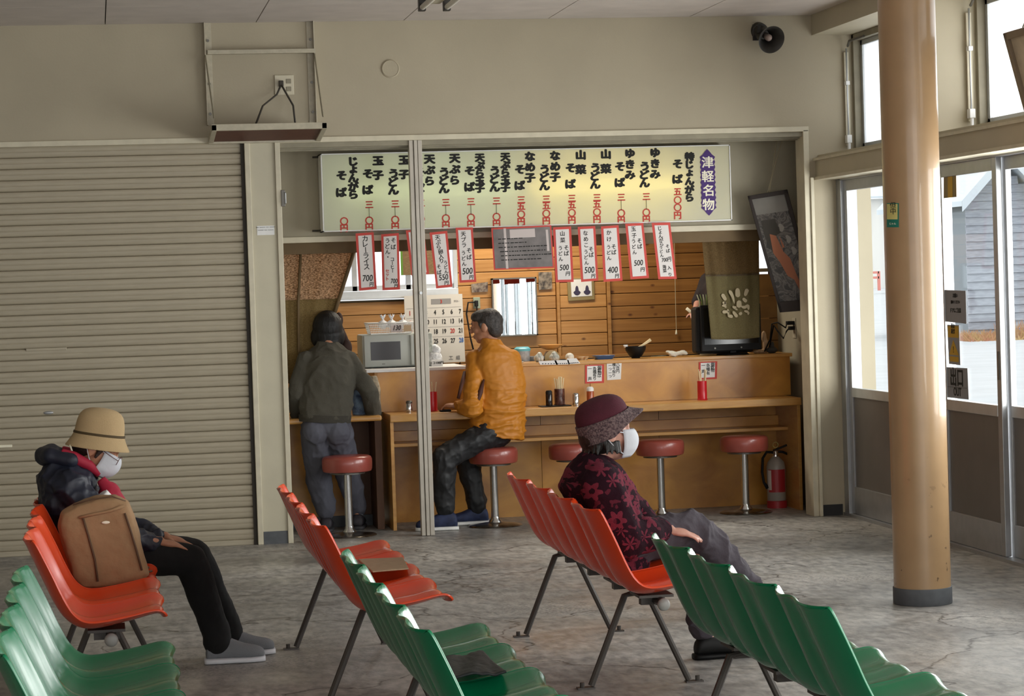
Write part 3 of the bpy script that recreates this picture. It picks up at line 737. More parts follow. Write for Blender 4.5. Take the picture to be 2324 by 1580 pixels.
def slope(px): return (1200-px)*0.029     # the board's rows follow the board
def dishcol(name, px, y0, y1, size=0.062):
    col_chars(name, px, [y+slope(px) for y in spread(y0, y1, len(name))], BK, size, off=0.0050, sx=1.12)
def price(px, kind):
    if kind == 5: s, ys = '三五〇円', (453, 468, 486, 503)
    elif kind == 3: s, ys = '三｜〇円', (454, 472, 490, 506)
    elif kind == 9: s, ys = '五〇〇円', (445, 464, 481, 499)
    else: s, ys = '〇円', (490, 506)
    col_chars(s, px, [y+slope(px) for y in ys], RD, 0.053, off=0.0022)
dishcol('特じょんがら', 1565, 366, 459, 0.056); dishcol('そば', 1538, 382, 416); price(1538, 9)
for px, nm, kd in ((1487, 'ゆきみ', 'う'), (1430, 'ゆきみ', 'そ'), (1375, '山菜', 'う'), (1318, '山菜', 'そ'), (1260, 'なめ子', 'う'), (1203, 'なめ子', 'そ'), (1147, '天ぷら玉子', 'う'), (1089, '天ぷら玉子', 'そ'), (1032, '天ぷら', 'う'), (975, '天ぷら', 'そ'), (917, '玉子', 'う'), (858, '玉子', 'そ')):
    n_ = len(nm)
    y0, y1 = {2: (355, 388), 3: (355, 404), 5: (355, 425)}[n_]
    dishcol(nm, px, y0, y1, 0.062 if n_ < 5 else 0.055)
    if kd == 'う': dishcol('うどん', px-24, 385, 423)
    else: dishcol('そば', px-23, 384, 420)
    pk = 5 if 1180 < px-22 < 1360 or px in (1203,) else 3
    price(px-20, pk)
dishcol('じょんがら', 802, 355, 430, 0.060); dishcol('そば', 775, 386, 424); price(781, 0)
# purple brush emblem with the heading
q = aty(1607, 414, YT-0.0008); up = []
random.seed(3)
hh, hw_ = 0.165, 0.046
edge = []
nn = 26
for i in range(nn+1):
    v = -1+2*i/nn; env = hw_*(1 if abs(v) < 0.78 else max(0.05, (1-abs(v))/0.22))
    edge.append((env*(1.0+(0.10 if i % 2 else -0.06)), v*hh*1.28))
pts = [(x, z) for x, z in edge]+[(-x, z) for x, z in edge[::-1]]
obj('emblem', MB().slab([q+Vector((x, 0, z)) for x, z in pts], (0, -1, 0), 0.0008), M['purple'], t)
for i, ch in enumerate('津軽名物'):
    qq = aty(1606+i*0.6, 368+i*32, YT-0.0022); text('character', ch, M['cream'], t, qq, 0.078, off=0.0016, sx=1.05, depth=0.0004)

# ------------------------------------------------------------------ hanging paper menus
YQ = 14.71
def quadslab(c, Y, thick=0.0015): return [aty(px, py, Y) for px, py in c]
D('paperpink', 'd9938c', 0.75)
def strip(label, c, cols, group='paper menu strips hanging under the menu board'):
    """c = TL, TR, BR, BL in the photo; cols = list of (string, x fraction, v0, v1, size, sx)"""
    P = quadslab(c, YQ); TLp, TRp, BRp, BLp = P
    ctr = (P[0]+P[2])/2
    t = thing('menu_strip', label, 'paper menu', (ctr.x, YQ, (TLp.z+TRp.z)/2), group=group)
    obj('red_border', MB().slab(P, (0, 1, 0), 0.0012), M['redborder'], t)
    def at(u, v): return (TLp.lerp(TRp, u)).lerp(BLp.lerp(BRp, u), v)
    mu, mv = 0.13, 0.045
    obj('paper_sheet', MB().slab([at(mu, mv)+Vector((0, -0.0005, 0)), at(1-mu, mv)+Vector((0, -0.0005, 0)), at(1-mu, 1-mv)+Vector((0, -0.0005, 0)), at(mu, 1-mv)+Vector((0, -0.0005, 0))], (0, -1, 0), 0.0008), M['paper'], t)
    Z = (TLp-BLp).normalized(); X = (TRp-TLp).normalized()
    X = Vector((Z.z, 0, -Z.x))
    for s, u, v0, v1, size, sx in cols:
        mm_ = M['ink']
        if s.startswith('*'): s = s[1:]; mm_ = M['redink']
        if v1 is None:
            text('lettering', s, mm_, t, at(u, v0)+Vector((0, -0.0018, 0)), size, X=X, Z=Z, off=0.0007, sx=sx, shear=0.15)
        else:
            for ch, v in zip(s, spread(v0, v1, len(s))):
                text('character', ch, mm_, t, at(u, v)+Vector((0, -0.0018, 0)), size, X=(-Z if ch == 'ー' else X), Z=(X if ch == 'ー' else Z), off=0.0007, sx=sx, depth=0.0003)
    return t
def price_lines(n): return [(n, 0.5, 0.80, None, 0.055, 0.8), ('円', 0.72, 0.91, None, 0.03, 0.9)]
sz = 0.034
strip('leftmost hanging paper menu, curry rice at 700 yen', [(807, 530), (848, 527), (855, 656), (815, 660)], [('カレーライス', 0.5, 0.1, 0.6, 0.042, 1.0)]+price_lines('700'))
strip('paper menu in front of the bright window, soba or udon set at 700 yen', [(865, 532), (905, 529), (908, 657), (868, 659)], [('そば', 0.68, 0.12, 0.24, sz, 1), ('うどん・', 0.35, 0.12, 0.42, sz, 1), ('コーヒー', 0.6, 0.46, 0.66, 0.028, 1), ('*セット', 0.3, 0.66, 0.8, 0.026, 1), ('700', 0.66, 0.85, None, 0.042, 0.7), ('円', 0.78, 0.93, None, 0.024, 1)])
strip('paper menu mostly hidden behind the aluminium post', [(921, 523), (962, 521), (974, 622), (934, 626)], [('そば', 0.4, 0.2, 0.4, sz, 1)])
strip('paper menu just right of the post, tempura with egg at 550 yen', [(975, 528), (1015, 524), (1027, 651), (990, 655)], [('天ぷら', 0.42, 0.1, 0.27, sz, 1), ('卵入り', 0.5, 0.36, 0.52, sz, 1), ('うどん', 0.72, 0.56, 0.72, 0.028, 1), ('そば', 0.3, 0.62, 0.72, 0.03, 1), ('550', 0.5, 0.82, None, 0.05, 0.8), ('円', 0.66, 0.92, None, 0.028, 1)])
strip('paper menu left of the grey photo print, tempura at 500 yen', [(1034, 517), (1073, 516), (1081, 640), (1043, 642)], [('天プラ', 0.42, 0.12, 0.32, sz, 1), ('そば', 0.68, 0.42, 0.54, sz, 1), ('うどん', 0.35, 0.46, 0.66, 0.03, 1)]+price_lines('500'))
strip('paper menu right of the grey photo print, mountain vegetables at 500 yen', [(1255, 516), (1296, 514), (1302, 640), (1261, 641)], [('山菜', 0.5, 0.12, 0.24, sz, 1), ('そば', 0.68, 0.38, 0.48, sz, 1), ('うどん', 0.35, 0.38, 0.58, 0.03, 1), ('500', 0.5, 0.74, None, 0.05, 0.8), ('円', 0.7, 0.85, None, 0.03, 1)])
strip('paper menu with mushroom soba and udon at 500 yen', [(1311, 515), (1351, 513), (1358, 637), (1319, 640)], [('なめこ', 0.42, 0.12, 0.34, sz, 1), ('そば', 0.68, 0.42, 0.52, sz, 1), ('うどん', 0.38, 0.46, 0.66, 0.03, 1)]+price_lines('500'))
strip('paper menu with plain soba and udon at 400 yen', [(1364, 514), (1404, 511), (1413, 637), (1370, 640)], [('かけ', 0.42, 0.12, 0.24, sz, 1), ('そば', 0.64, 0.38, 0.48, sz, 1), ('うどん', 0.36, 0.38, 0.58, 0.03, 1)]+price_lines('400'))
strip('paper menu second from the right, egg soba and udon at 500 yen', [(1419, 508), (1460, 506), (1473, 631), (1431, 634)], [('玉子', 0.42, 0.1, 0.22, sz, 1), ('そば', 0.68, 0.32, 0.42, sz, 1), ('うどん', 0.36, 0.32, 0.52, 0.03, 1), ('500', 0.5, 0.72, None, 0.05, 0.8), ('円', 0.7, 0.84, None, 0.03, 1)])
strip('rightmost hanging paper menu, priced 700 yen with small writing', [(1479, 506), (1521, 505), (1536, 633), (1494, 634)], [('じょんがら', 0.4, 0.1, 0.38, 0.03, 1), ('そば', 0.7, 0.42, 0.5, 0.026, 1), ('うどん', 0.34, 0.44, 0.58, 0.024, 1), ('700円', 0.55, 0.66, None, 0.034, 0.75), ('海菜', 0.4, 0.78, 0.85, 0.026, 1), ('入り', 0.66, 0.8, 0.92, 0.026, 1)])
# grey printed photograph
c = [(1115, 518), (1251, 511), (1258, 608), (1121, 613)]; P = quadslab(c, YQ)
t = thing('printed_photograph', 'grey printed photograph in a thin red border hung among the paper menus', 'photograph', (sum(p.x for p in P)/4, YQ, P[0].z))
obj('red_border', MB().slab(P, (0, 1, 0), 0.0015), M['redborder'], t)
def at(u, v): return (P[0].lerp(P[1], u)).lerp(P[3].lerp(P[2], u), v)+Vector((0, -0.0006, 0))
obj('print', MB().slab([at(.025, .035), at(.975, .035), at(.975, .965), at(.025, .965)], (0, -1, 0), 0.0006), D('print', '6f6866', 0.45, var=0.25, vs=9), t)
random.seed(5)
pl = MB(); 
for (u0, u1, v0, v1) in ((0.2, 0.24, 0.02, 0.98), (0.3, 0.72, 0.06, 0.26), (0.9, 0.94, 0.1, 0.6)): pl.slab([at(u0, v0)+Vector((0, -.001, 0)), at(u1, v0)+Vector((0, -.001, 0)), at(u1, v1)+Vector((0, -.001, 0)), at(u0, v1)+Vector((0, -.001, 0))], (0, -1, 0), 0.0002)
obj('pale_area', pl, M['papr2'], t)
for k, (u0, u1) in enumerate(((.1, .5), (.1, .55), (.1, .9), (.12, .85), (.13, .95), (.13, .8))):
    v = 0.26+0.1*k
    ln = MB(); u = u0
    while u < u1:
        w_ = random.uniform(.02, .07); ln.slab([at(u, v)+Vector((0, -.0014, 0)), at(u+w_, v)+Vector((0, -.0014, 0)), at(u+w_, v+.022)+Vector((0, -.0014, 0)), at(u, v+.022)+Vector((0, -.0014, 0))], (0, -1, 0), 0.0002); u += w_+random.uniform(.008, .02)
    obj('text_line', ln, M['ink'], t)
# rail that the papers hang from
# small notices on the riser
def notice(c, label, cols, border, Y=YR-0.004):
    P = [aty(px, py, Y) for px, py in c]
    t = thing('counter_notice', label, 'notice', (sum(p.x for p in P)/4, Y, P[3].z), group=None)
    obj('backing_sheet', MB().slab(P, (0, 1, 0), 0.0015), border, t)
    def at(u, v): return (P[0].lerp(P[1], u)).lerp(P[3].lerp(P[2], u), v)
    obj('paper_sheet', MB().slab([at(.1, .06)+Vector((0, -.0005, 0)), at(.88, .06)+Vector((0, -.0005, 0)), at(.88, .9)+Vector((0, -.0005, 0)), at(.1, .9)+Vector((0, -.0005, 0))], (0, -1, 0), 0.0006), M['white'], t)
    for s, u, v0, v1, size in cols:
        for ch, v in zip(s, spread(v0, v1, len(s))): text('character', ch, M['ink'], t, at(u, v)+Vector((0, -.0014, 0)), size, off=0.0006, depth=0.0003)
notice([(1328, 829), (1371, 827), (1371, 869), (1328, 871)], 'red-bordered handwritten notice on the counter riser above the hatted woman', [('御飲物は', .75, .16, .6, .028), ('各種有り', .5, .2, .75, .026), ('一声', .24, .2, .75, .028)], M['redborder'])
notice([(1377, 822), (1411, 820), (1409, 861), (1378, 863)], 'plain white handwritten notice beside the red-bordered one on the riser', [('八百円', .75, .16, .55, .026), ('種々有り', .48, .16, .75, .025), ('一つ一つ', .22, .2, .8, .022)], M['white'])
notice([(1586, 822), (1628, 820), (1627, 860), (1586, 862)], 'red-bordered notice behind the red chopstick holder', [('御飲物', .75, .16, .5, .028), ('各種有', .5, .2, .65, .026), ('一声', .24, .2, .55, .028)], M['redborder'])

# ------------------------------------------------------------------ cloth: left curtain and right noren
def fabmat(name, c, dark, see=0.25, sc=260, zs=None):
    m, nt, b = newmat(name); L = nt.links; out = nt.nodes['Material Output']
    tc = N(nt, 'ShaderNodeTexCoord'); mp = N(nt, 'ShaderNodeMapping'); mp.inputs['Scale'].default_value = (1, 1, 2.4); L.new(tc.outputs['Object'], mp.inputs[0])
    n = N(nt, 'ShaderNodeTexNoise'); n.inputs['Scale'].default_value = sc; n.inputs['Detail'].default_value = 2; L.new(mp.outputs[0], n.inputs['Vector'])
    cr = N(nt, 'ShaderNodeValToRGB'); L.new(n.outputs['Fac'], cr.inputs[0]); cr.color_ramp.elements[0].position = .35; cr.color_ramp.elements[1].position = .65
    cr.color_ramp.elements[0].color = lin(dark); cr.color_ramp.elements[1].color = lin(c)
    L.new(cr.outputs[0], b.inputs['Base Color']); b.inputs['Roughness'].default_value = 0.9
    tl = N(nt, 'ShaderNodeBsdfTranslucent'); L.new(cr.outputs[0], tl.inputs[0]); mx = N(nt, 'ShaderNodeMixShader'); mx.inputs[0].default_value = see
    L.new(b.outputs[0], mx.inputs[1]); L.new(tl.outputs[0], mx.inputs[2]); L.new(mx.outputs[0], out.inputs[0])
    return m
M['hemp'] = fabmat('brown_hemp', 'a08858', '806c42', 0.4, 120); M['hemp2'] = fabmat('lattice_hemp', 'f4d4ae', '8a6644', 0.5, 75)
YC = 15.08
t = thing('hemp_curtain', 'brown hemp curtain gathered to one side behind the man in the dark sweater', 'curtain', (1.45, YC, 1.8))
tlp = aty(650, 560, YC); trp = aty(806, 560, YC); tip = aty(757, 716, YC)
def cur(u, v, y=0):
    x0_ = tlp.x-0.02; zt_ = 1.80; zb = 0.95
    z = zt_+(zb-zt_)*v
    # right edge runs inwards to the tie
    vt = (zt_-tip.z)/(zt_-zb)
    xr_ = trp.x+(tip.x-trp.x)*min(1, v/vt) if v < vt else tip.x-0.02*(v-vt)/(1-vt)
    x = x0_+(xr_-x0_)*u
    return Vector((x, YC+y+0.006*math.sin(u*17+1.2*math.sin(v*3))*(.4+.6*v)+0.0015*math.sin(u*41), z))
mb = MB().grid(lambda u, v: cur(u, 0.38+0.62*v), 60, 30); obj('lower_cloth', mb, M['hemp'], t, smooth=True, mods=[('SOLIDIFY', dict(thickness=0.002))])
mb = MB().grid(lambda u, v: cur(u, 0.02+0.362*v, 0.001), 60, 16); obj('upper_lattice_cloth', mb, M['hemp2'], t, smooth=True, mods=[('SOLIDIFY', dict(thickness=0.002))], label='pale open-weave upper band')
s = MB(); s.tube([cur(1, 0.02, -0.012), cur(1, .2, -0.014), cur(1, .4, -0.016), tip+Vector((0, -.02, 0))], 0.012, 8); obj('rolled_edge', s, M['kbeam'], t, smooth=True)
obj('seam', MB().tube([cur(.24, .0, -0.02), cur(.24, .4, -.02), cur(.24, .98, -.02)], 0.009, 6), M['kbeam'], t, smooth=True)
obj('rod', MB().tube([(1.13, YC, 1.80), (1.80, YC, 1.80)], 0.009, 8), M['kbeam'], t)
# noren with finger-like white lettering
D('noren', '5f573a', 0.95, var=0.06, vs=7); M['noren'] = fabmat('olive_cotton', '857a52', '6b6040', 0.12, 200); M['noren2'] = fabmat('olive_cotton_top', '9b8157', '6f5a38', 0.4, 200)
YN = 15.1
nl, nr = aty(1592, 520, YN).x, aty(1724, 520, YN).x; zt_ = 1.83; zb = aty(1665, 768, YN).z
t = thing('noren_curtain', 'olive cotton doorway curtain with a pale finger-shaped motif, hung before the television', 'curtain', ((nl+nr)/2, YN, zt_))
def nor(u, v, y=0):
    k = 0.0+0.11*v
    xl_ = nl+(aty(1614, 765, YN).x-nl)*v; xr_ = nr+(aty(1724, 770, YN).x-nr)*v
    x = xl_+(xr_-xl_)*u
    return Vector((x, YN+y+(0.014*math.sin(u*14+v*2)+0.006*math.sin(u*33-v*3))*(1-0.75*v), zt_+(zb-zt_)*v-0.008*math.sin(u*3.1)*v))
obj('upper_cloth', MB().grid(lambda u, v: nor(u, .0+.40*v), 40, 16), M['noren2'], t, smooth=True, mods=[('SOLIDIFY', dict(thickness=0.002))])
obj('lower_cloth', MB().grid(lambda u, v: nor(u, .40+.60*v), 40, 24), M['noren'], t, smooth=True, mods=[('SOLIDIFY', dict(thickness=0.002))])
obj('hem_band', MB().grid(lambda u, v: nor(u, .395+.015*v, -.004), 40, 3), M['kdark'], t, mods=[('SOLIDIFY', dict(thickness=0.003))])
D('norenwhite', 'c6b898', 0.9)
def petal(px, py, qx, qy, w, w2=None, bend=0.0):
    a = aty(px, py, YN-0.022); b = aty(qx, qy, YN-0.022); d = b-a; n_ = Vector((d.z, 0, -d.x)).normalized(); w2 = w if w2 is None else w2
    mb = MB(); pts = []
    k = 9
    L_ = []; R2 = []
    for i in range(k+1):
        s_ = i/k; c = a.lerp(b, s_)+n_*bend*math.sin(PI*s_); ww = (w*(1-s_)+w2*s_)*math.sqrt(max(0.06, 1-(2*s_-1)**4))
        L_.append(c+n_*ww); R2.append(c-n_*ww)
    obj('motif_stroke', mb.slab(L_+R2[::-1], (0, 1, 0), 0.0015), M['norenwhite'], t)
Z_ = lambda x, y: (1540+x/6.078, 580+y/6.078)
for a, b, w_, w2, bd in [((600, 530), (655, 620), .013, .011, 0), ((700, 480), (770, 665), .014, .004, -.006), ((812, 450), (820, 575), .014, .018, 0), ((950, 460), (915, 560), .015, .010, 0), ((885, 590), (940, 640), .010, .012, 0),
    ((835, 620), (835, 720), .016, .018, 0), ((860, 705), (960, 680), .009, .010, .01), ((960, 680), (965, 750), .010, .006, 0), ((605, 650), (660, 660), .008, .009, 0), ((600, 690), (660, 720), .009, .008, -.006), ((640, 640), (650, 720), .008, .005, 0), ((745, 700), (815, 755), .009, .005, 0), ((780, 700), (790, 740), .007, .006, 0),
    ((605, 780), (700, 775), .012, .007, 0), ((680, 740), (690, 830), .007, .006, 0), ((680, 830), (750, 845), .009, .011, 0), ((750, 770), (810, 850), .009, .012, 0), ((845, 785), (865, 820), .013, .010, 0), ((905, 765), (965, 780), .006, .009, 0), ((965, 780), (960, 820), .009, .004, 0)]:
    petal(*Z_(*a), *Z_(*b), w_, w2, bd)
rd = MB().tube([(nl-.03, YN, zt_), (nr+.03, YN, zt_)], .008, 8)
for xh in (nl, nr): rd.box((xh-.006, 15.028, zt_-.006), (xh+.006, YN, zt_+.006))
obj('rod', rd, M['kbeam'], t)
# dark brown cloth bundle tied at the curtain tip
t = thing('tied_cloth', 'dark brown bundled cloth hanging behind the black-haired man', 'cloth', tip)
mb = MB(); mb.ell(tip+Vector((0.035, .02, -0.03)), (.028, .03, .05)); mb.ell(aty(787, 790, YC), (.035, .03, .06)); mb.tube([tip+Vector((.03, .02, -.05)), aty(784, 770, YC)], .02, 8)
obj('bundle', mb, D('darkbrown', '35211a', 0.85, var=.2, vs=30), t, smooth=True, mods=[('REMESH', dict(mode='VOXEL', voxel_size=0.006)), ('SMOOTH', dict(iterations=4))])
tie = MB().tube([tip+Vector((-.03, -.02, .005)), tip+Vector((0, -.02, -.01)), tip+Vector((.02, -.01, -.0)), tip+Vector((.04, -.01, -.03))], .009, 6); obj('pale_tie', tie, M['norenwhite'], t, smooth=True)
# ================================================================== things in the kitchen and on the counter
RX = Matrix.Rotation(PI/2, 3, 'X')
# wall mirror
a, b = aty(1115, 632, YB-0.03), aty(1221, 761, YB-0.03)
t = thing('wall_mirror', 'rectangular mirror on the plank wall reflecting bright doors', 'mirror', ((a.x+b.x)/2, YB-0.03, b.z))
m, nt, bs = newmat('mirror_glass'); bs.inputs['Metallic'].default_value = 1; bs.inputs['Roughness'].default_value = 0.0; bs.inputs['Base Color'].default_value = (.62, .67, .70, 1)
obj('mirror_glass', MB().box((a.x+.008, YB-0.034, b.z+.008), (b.x-.008, YB-0.028, a.z-.008)), m, t)
f = MB(); f.box((a.x, YB-0.04, b.z), (b.x, YB-0.0, b.z+.01)); f.box((a.x, YB-0.04, a.z-.01), (b.x, YB, a.z)); f.box((a.x, YB-0.04, b.z), (a.x+.01, YB, a.z)); f.box((b.x-.01, YB-0.04, b.z), (b.x, YB, a.z))
obj('mirror_frame', f, M['steel'], t)
# photos pinned to the planks
def photo(c, lab, Y=YB-0.012, frame=False, k=0):
    P = [aty(px, py, Y) for px, py in c]; t = thing('wall_photograph' if not frame else 'framed_photograph', lab, 'photograph', ((P[0]+P[2])/2))
    def at(u, v): return (P[0].lerp(P[1], u)).lerp(P[3].lerp(P[2], u), v)
    if frame:
        obj('frame', MB().slab(P, (0, -1, 0), .015), D('goldframe', '8d7c52', 0.5), t, bevel=.003)
        obj('photo_paper', MB().slab([at(.13, .06)+Vector((0, -.016, 0)), at(.9, .06)+Vector((0, -.016, 0)), at(.9, .82)+Vector((0, -.016, 0)), at(.13, .82)+Vector((0, -.016, 0))], (0, -1, 0), .001), M['white'], t)
        D('photodark', '3a3550', .7)
        for u in (.34, .72):
            c0 = at(u, .55)+Vector((0, -.0185, 0)); mb = MB(); mb.slab([c0+Vector((.028*math.cos(q)*(1 if math.sin(q) < 0 else .45), 0, .034*math.sin(q)+(0 if math.sin(q) < 0 else -.0))) for q in [i*2*PI/18 for i in range(18)]], (0, -1, 0), .0005)
            obj('figure_print', mb, M['photodark'], t)
    else:
        obj('photo_paper', MB().slab(P, (0, -1, 0), .002), D('phot%d' % k, '9b8d7c', .5, c2='2c2624' if k else '3a2420', vs=28), t)
photo([(1069, 645), (1107, 640), (1107, 662), (1071, 664)], 'small colour photograph pinned above the plug left of the mirror', k=0)
photo([(1222, 618), (1252, 617), (1253, 656), (1223, 658)], 'small brown photograph pinned at the upper right corner of the mirror', k=1)
photo([(1286, 632), (1347, 630), (1349, 680), (1289, 684)], 'framed photograph of two people below the hanging menus', frame=True)
# calendar
c = [(917, 672), (1049, 667), (1056, 821), (922, 828)]; YK = 16.45
P = [aty(px, py, YK) for px, py in c]
t = thing('wall_calendar', 'large white month calendar with bold black numbers behind the post', 'calendar', ((P[0]+P[2])/2))
def at(u, v): return (P[0].lerp(P[1], u)).lerp(P[3].lerp(P[2], u), v)
obj('sheet', MB().slab(P, (0, 1, 0), .004), D('calpaper', 'd2cdc4', .6), t)
F0 = Vector((0, -.001, 0))
obj('month_panel', MB().slab([at(.46, .06)+F0, at(.80, .06)+F0, at(.80, .135)+F0, at(.46, .135)+F0], (0, -1, 0), .0006), D('calgrey', '8d8a88', .6), t)
text('lettering', '3', M['redink'], t, at(.63, .1)+F0*2.5, .034, off=.0008); text('lettering', '2026 -', M['calgrey'], t, at(.9, .1)+F0*2, .016)
D('calblue', '3d67a8', .7)
num = 1
for r in range(5):
    for cidx in range(7):
        if r == 0 and cidx == 0: pass
        n_ = r*7+cidx+1
        if n_ > 31: break
        u = .09+.143*cidx
        if r == 4: continue
        mm_ = M['redink'] if (n_ == 20 or cidx == 0) else (M['calblue'] if n_ == 28 else M['ink'])
        text('date', str(n_), mm_, t, at(u, .255+.142*r)+F0*1.6, .044, off=.0012, sx=.72)
for r in range(4): obj('rule_line', MB().slab([at(.03, .185+.142*r)+F0, at(.97, .185+.142*r)+F0, at(.97, .188+.142*r)+F0, at(.03, .188+.142*r)+F0], (0, -1, 0), .0004), M['calgrey'], t)
for u, s in ((.76, '工'), (.88, '組')): text('character', s, M['calgrey'], t, at(u, .93)+F0*1.6, .03, off=.0006)
# kitchen outlet with plug and cord
p = aty(1080, 686, YB-.01)
t = thing('kitchen_outlet', 'outlet with dark plug and hanging cord beside the calendar', 'outlet', p)
obj('cover_plate', MB().box(p+Vector((-.02, -.006, -.045)), p+Vector((.03, .0, .035))), D('greenish', '8f9a86', .5), t, bevel=.003)
obj('plug', MB().box(p+Vector((-.012, -.035, -.03)), p+Vector((.012, -.006, .012))), M['black'], t, bevel=.004)
obj('cord', MB().tube([p+Vector((-.01, -.03, .0)), p+Vector((-.06, -.03, .0)), p+Vector((-.075, -.03, -.08)), p+Vector((-.05, -.03, -.26)), p+Vector((-.02, -.03, -.4))], .006, 6), M['black'], t, smooth=True)
obj('cord', MB().tube([p+Vector((.0, -.03, -.03)), p+Vector((.002, -.03, -.1))], .005, 6), M['black'], t)
# pull cord with a small bell
q = aty(1533, 640, YB-.02); q2 = aty(1535, 755, YB-.02)
t = thing('pull_cord', 'thin pull cord with a small pale toggle against the planks', 'pull cord', q)
obj('cord', MB().tube([q+Vector((0, 0, .3)), q2], .0022, 6), M['norenwhite'], t); obj('toggle', MB().lathe([(.003, .02), (.008, -.005), (.009, -.012), (.002, -.016)], q2, 12), M['cream'], t, smooth=True)

# microwave
x0, x1 = 1.705, 2.09; zb_ = 1.016; zt_ = 1.232; ym = 15.42
t = thing('microwave_oven', 'pale grey microwave oven on the white ledge', 'microwave', ((x0+x1)/2+.03, ym+.15, zb_))
m_ = D('mwbody', 'b9bfb9', .4, var=.02, vs=10)
obj('body', MB().box((x0, ym, zb_), (2.17, ym+.3, zt_)), m_, t, bevel=.012, smooth=40)
obj('door', MB().box((x0+.012, ym-.014, zb_+.006), (2.045, ym, zt_-.006)), m_, t, bevel=.005, smooth=40)
w0, w1 = aty(841, 777, ym-.02), aty(910, 816, ym-.02)
obj('door_window', MB().box((w0.x, ym-.017, w1.z), (w1.x, ym-.012, w0.z)), D('mwwin', '2b282b', .25), t)
obj('door_handle', MB().box((2.02, ym-.03, zb_+.01), (2.04, ym-.012, zt_-.01)), m_, t, bevel=.005)
obj('control_panel', MB().box((2.048, ym-.008, zb_+.006), (2.165, ym, zt_-.006)), D('mwctl', '9aa094', .5, c2='c2c6bd', vs=60), t)
obj('badge', MB().box((1.83, ym-.0165, zb_+.02), (1.85, ym-.013, zb_+.025)), M['steel'], t)
for dx in (.03, .4): obj('foot', MB().box((x0+dx, ym+.02, zb_-.006), (x0+dx+.03, ym+.06, zb_)), M['black'], t)
# wire basket with wrapped food
a = aty(835, 735, ym+.03); b = aty(940, 758, ym+.03)
t = thing('plastic_basket', 'white perforated plastic basket on top of the microwave', 'basket', ((a.x+b.x)/2, ym+.12, zt_))
zt2 = a.z
def bp_(u, v, side):   # tapered walls
    k = .018*(1-v); X0, X1, Y0, Y1 = a.x+k, b.x-k, ym+.02+k, ym+.24-k; z = zt_+.003+(zt2-zt_-.003)*v
    return {'f': Vector((X0+(X1-X0)*u, Y0, z)), 'b': Vector((X0+(X1-X0)*u, Y1, z)), 'l': Vector((X0, Y0+(Y1-Y0)*u, z)), 'r': Vector((X1, Y0+(Y1-Y0)*u, z))}[side]
g = MB()
for sd, nb in (('f', 26), ('b', 26), ('l', 14), ('r', 14)):
    for i in range(nb+1): g.tube([bp_(i/nb, 0, sd), bp_(i/nb, 1, sd)], .0016, 4, cap=False)
    for j in range(6): g.tube([bp_(0, j/5, sd), bp_(1, j/5, sd)], .0016, 4, cap=False)
obj('lattice', g, M['white'], t, kind='stuff')
obj('base', MB().box((a.x+.018, ym+.038, zt_), (b.x-.018, ym+.222, zt_+.004)), M['white'], t)
rim = MB(); pts = [bp_(0, 1, 'f'), bp_(1, 1, 'f'), bp_(1, 1, 'b'), bp_(0, 1, 'b'), bp_(0, 1, 'f')]; rim.tube(pts, .005, 6); obj('rim', rim, M['white'], t, smooth=True)
q = bp_(.62, .5, 'f')+Vector((0, -.004, 0)); tg = obj('price_tag', MB().box(q+Vector((-.038, -.001, -.026)), q+Vector((.038, 0, .026))), M['papr2'], t); text('lettering', '130', M['ink'], t, q+Vector((0, -.0025, 0)), .045, off=.0006, sx=.8, shear=.3)
q = bp_(.88, .5, 'f')+Vector((0, -.004, 0)); obj('brown_tag', MB().box(q+Vector((-.025, -.001, -.024)), q+Vector((.025, 0, .024))), D('tagb', 'c0a583', .6), t)
D('plasticbag', 'e4e6ea', .25, var=.05, vs=20, bump=.6, bs=60)
for i, px in enumerate((869, 889, 914)):
    p = aty(px, 735, ym+.1); p.z = zt2-.01; rnd = random.Random(i)
    mb = MB(); mb.ell(p, (.035, .05, .028)); mb.tube([p+Vector((0, 0, .02)), p+Vector((.002, 0, .035))], [.014, .007], 8)
    for k in range(6):
        an = k*PI/3+i; mb.tube([p+Vector((0, 0, .032)), p+Vector((.014*math.cos(an), .01*math.sin(an), .05+.008*rnd.random())), p+Vector((.02*math.cos(an), .014*math.sin(an), .062+.012*rnd.random()))], [.005, .006, .002], 5)
    o = obj('wrapped_rice_ball', mb, M['plasticbag'], None, smooth=True, mods=[('REMESH', dict(mode='VOXEL', voxel_size=0.0035)), ('SMOOTH', dict(iterations=2))])
    tag(o, ('left', 'middle', 'right')[i]+' of the three knotted white bags in the basket', 'food bag')
# clear bag + small price card right of the post
p = aty(983, 805, YR+.25); p.z = 1.016
mb = MB(); mb.ell(p+Vector((0, 0, .045)), (.05, .05, .05)); mb.ell(p+Vector((.01, 0, .09)), (.035, .03, .04))
o = obj('clear_food_bag', mb, D('clearbag', 'd5d8da', .15, var=.2, vs=40, bump=1.0, bs=40), None, smooth=True, mods=[('REMESH', dict(mode='VOXEL', voxel_size=0.005)), ('DISPLACE', dict(strength=.02, mid_level=.5))]); tag(o, 'crumpled clear plastic food bag in front of the calendar', 'food bag')
q = aty(992, 823, YR+.15)
t = thing('price_card', 'small white handwritten price card beside the post on the white ledge', 'price card', (q.x, q.y, 1.012))
q.z = 1.034; obj('card', MB().box(q+Vector((-.037, -.001, -.022)), q+Vector((.037, .002, .022))), M['white'], t); text('lettering', '1コ100円', M['ink'], t, q+Vector((0, -.0025, 0)), .022, off=.0006)
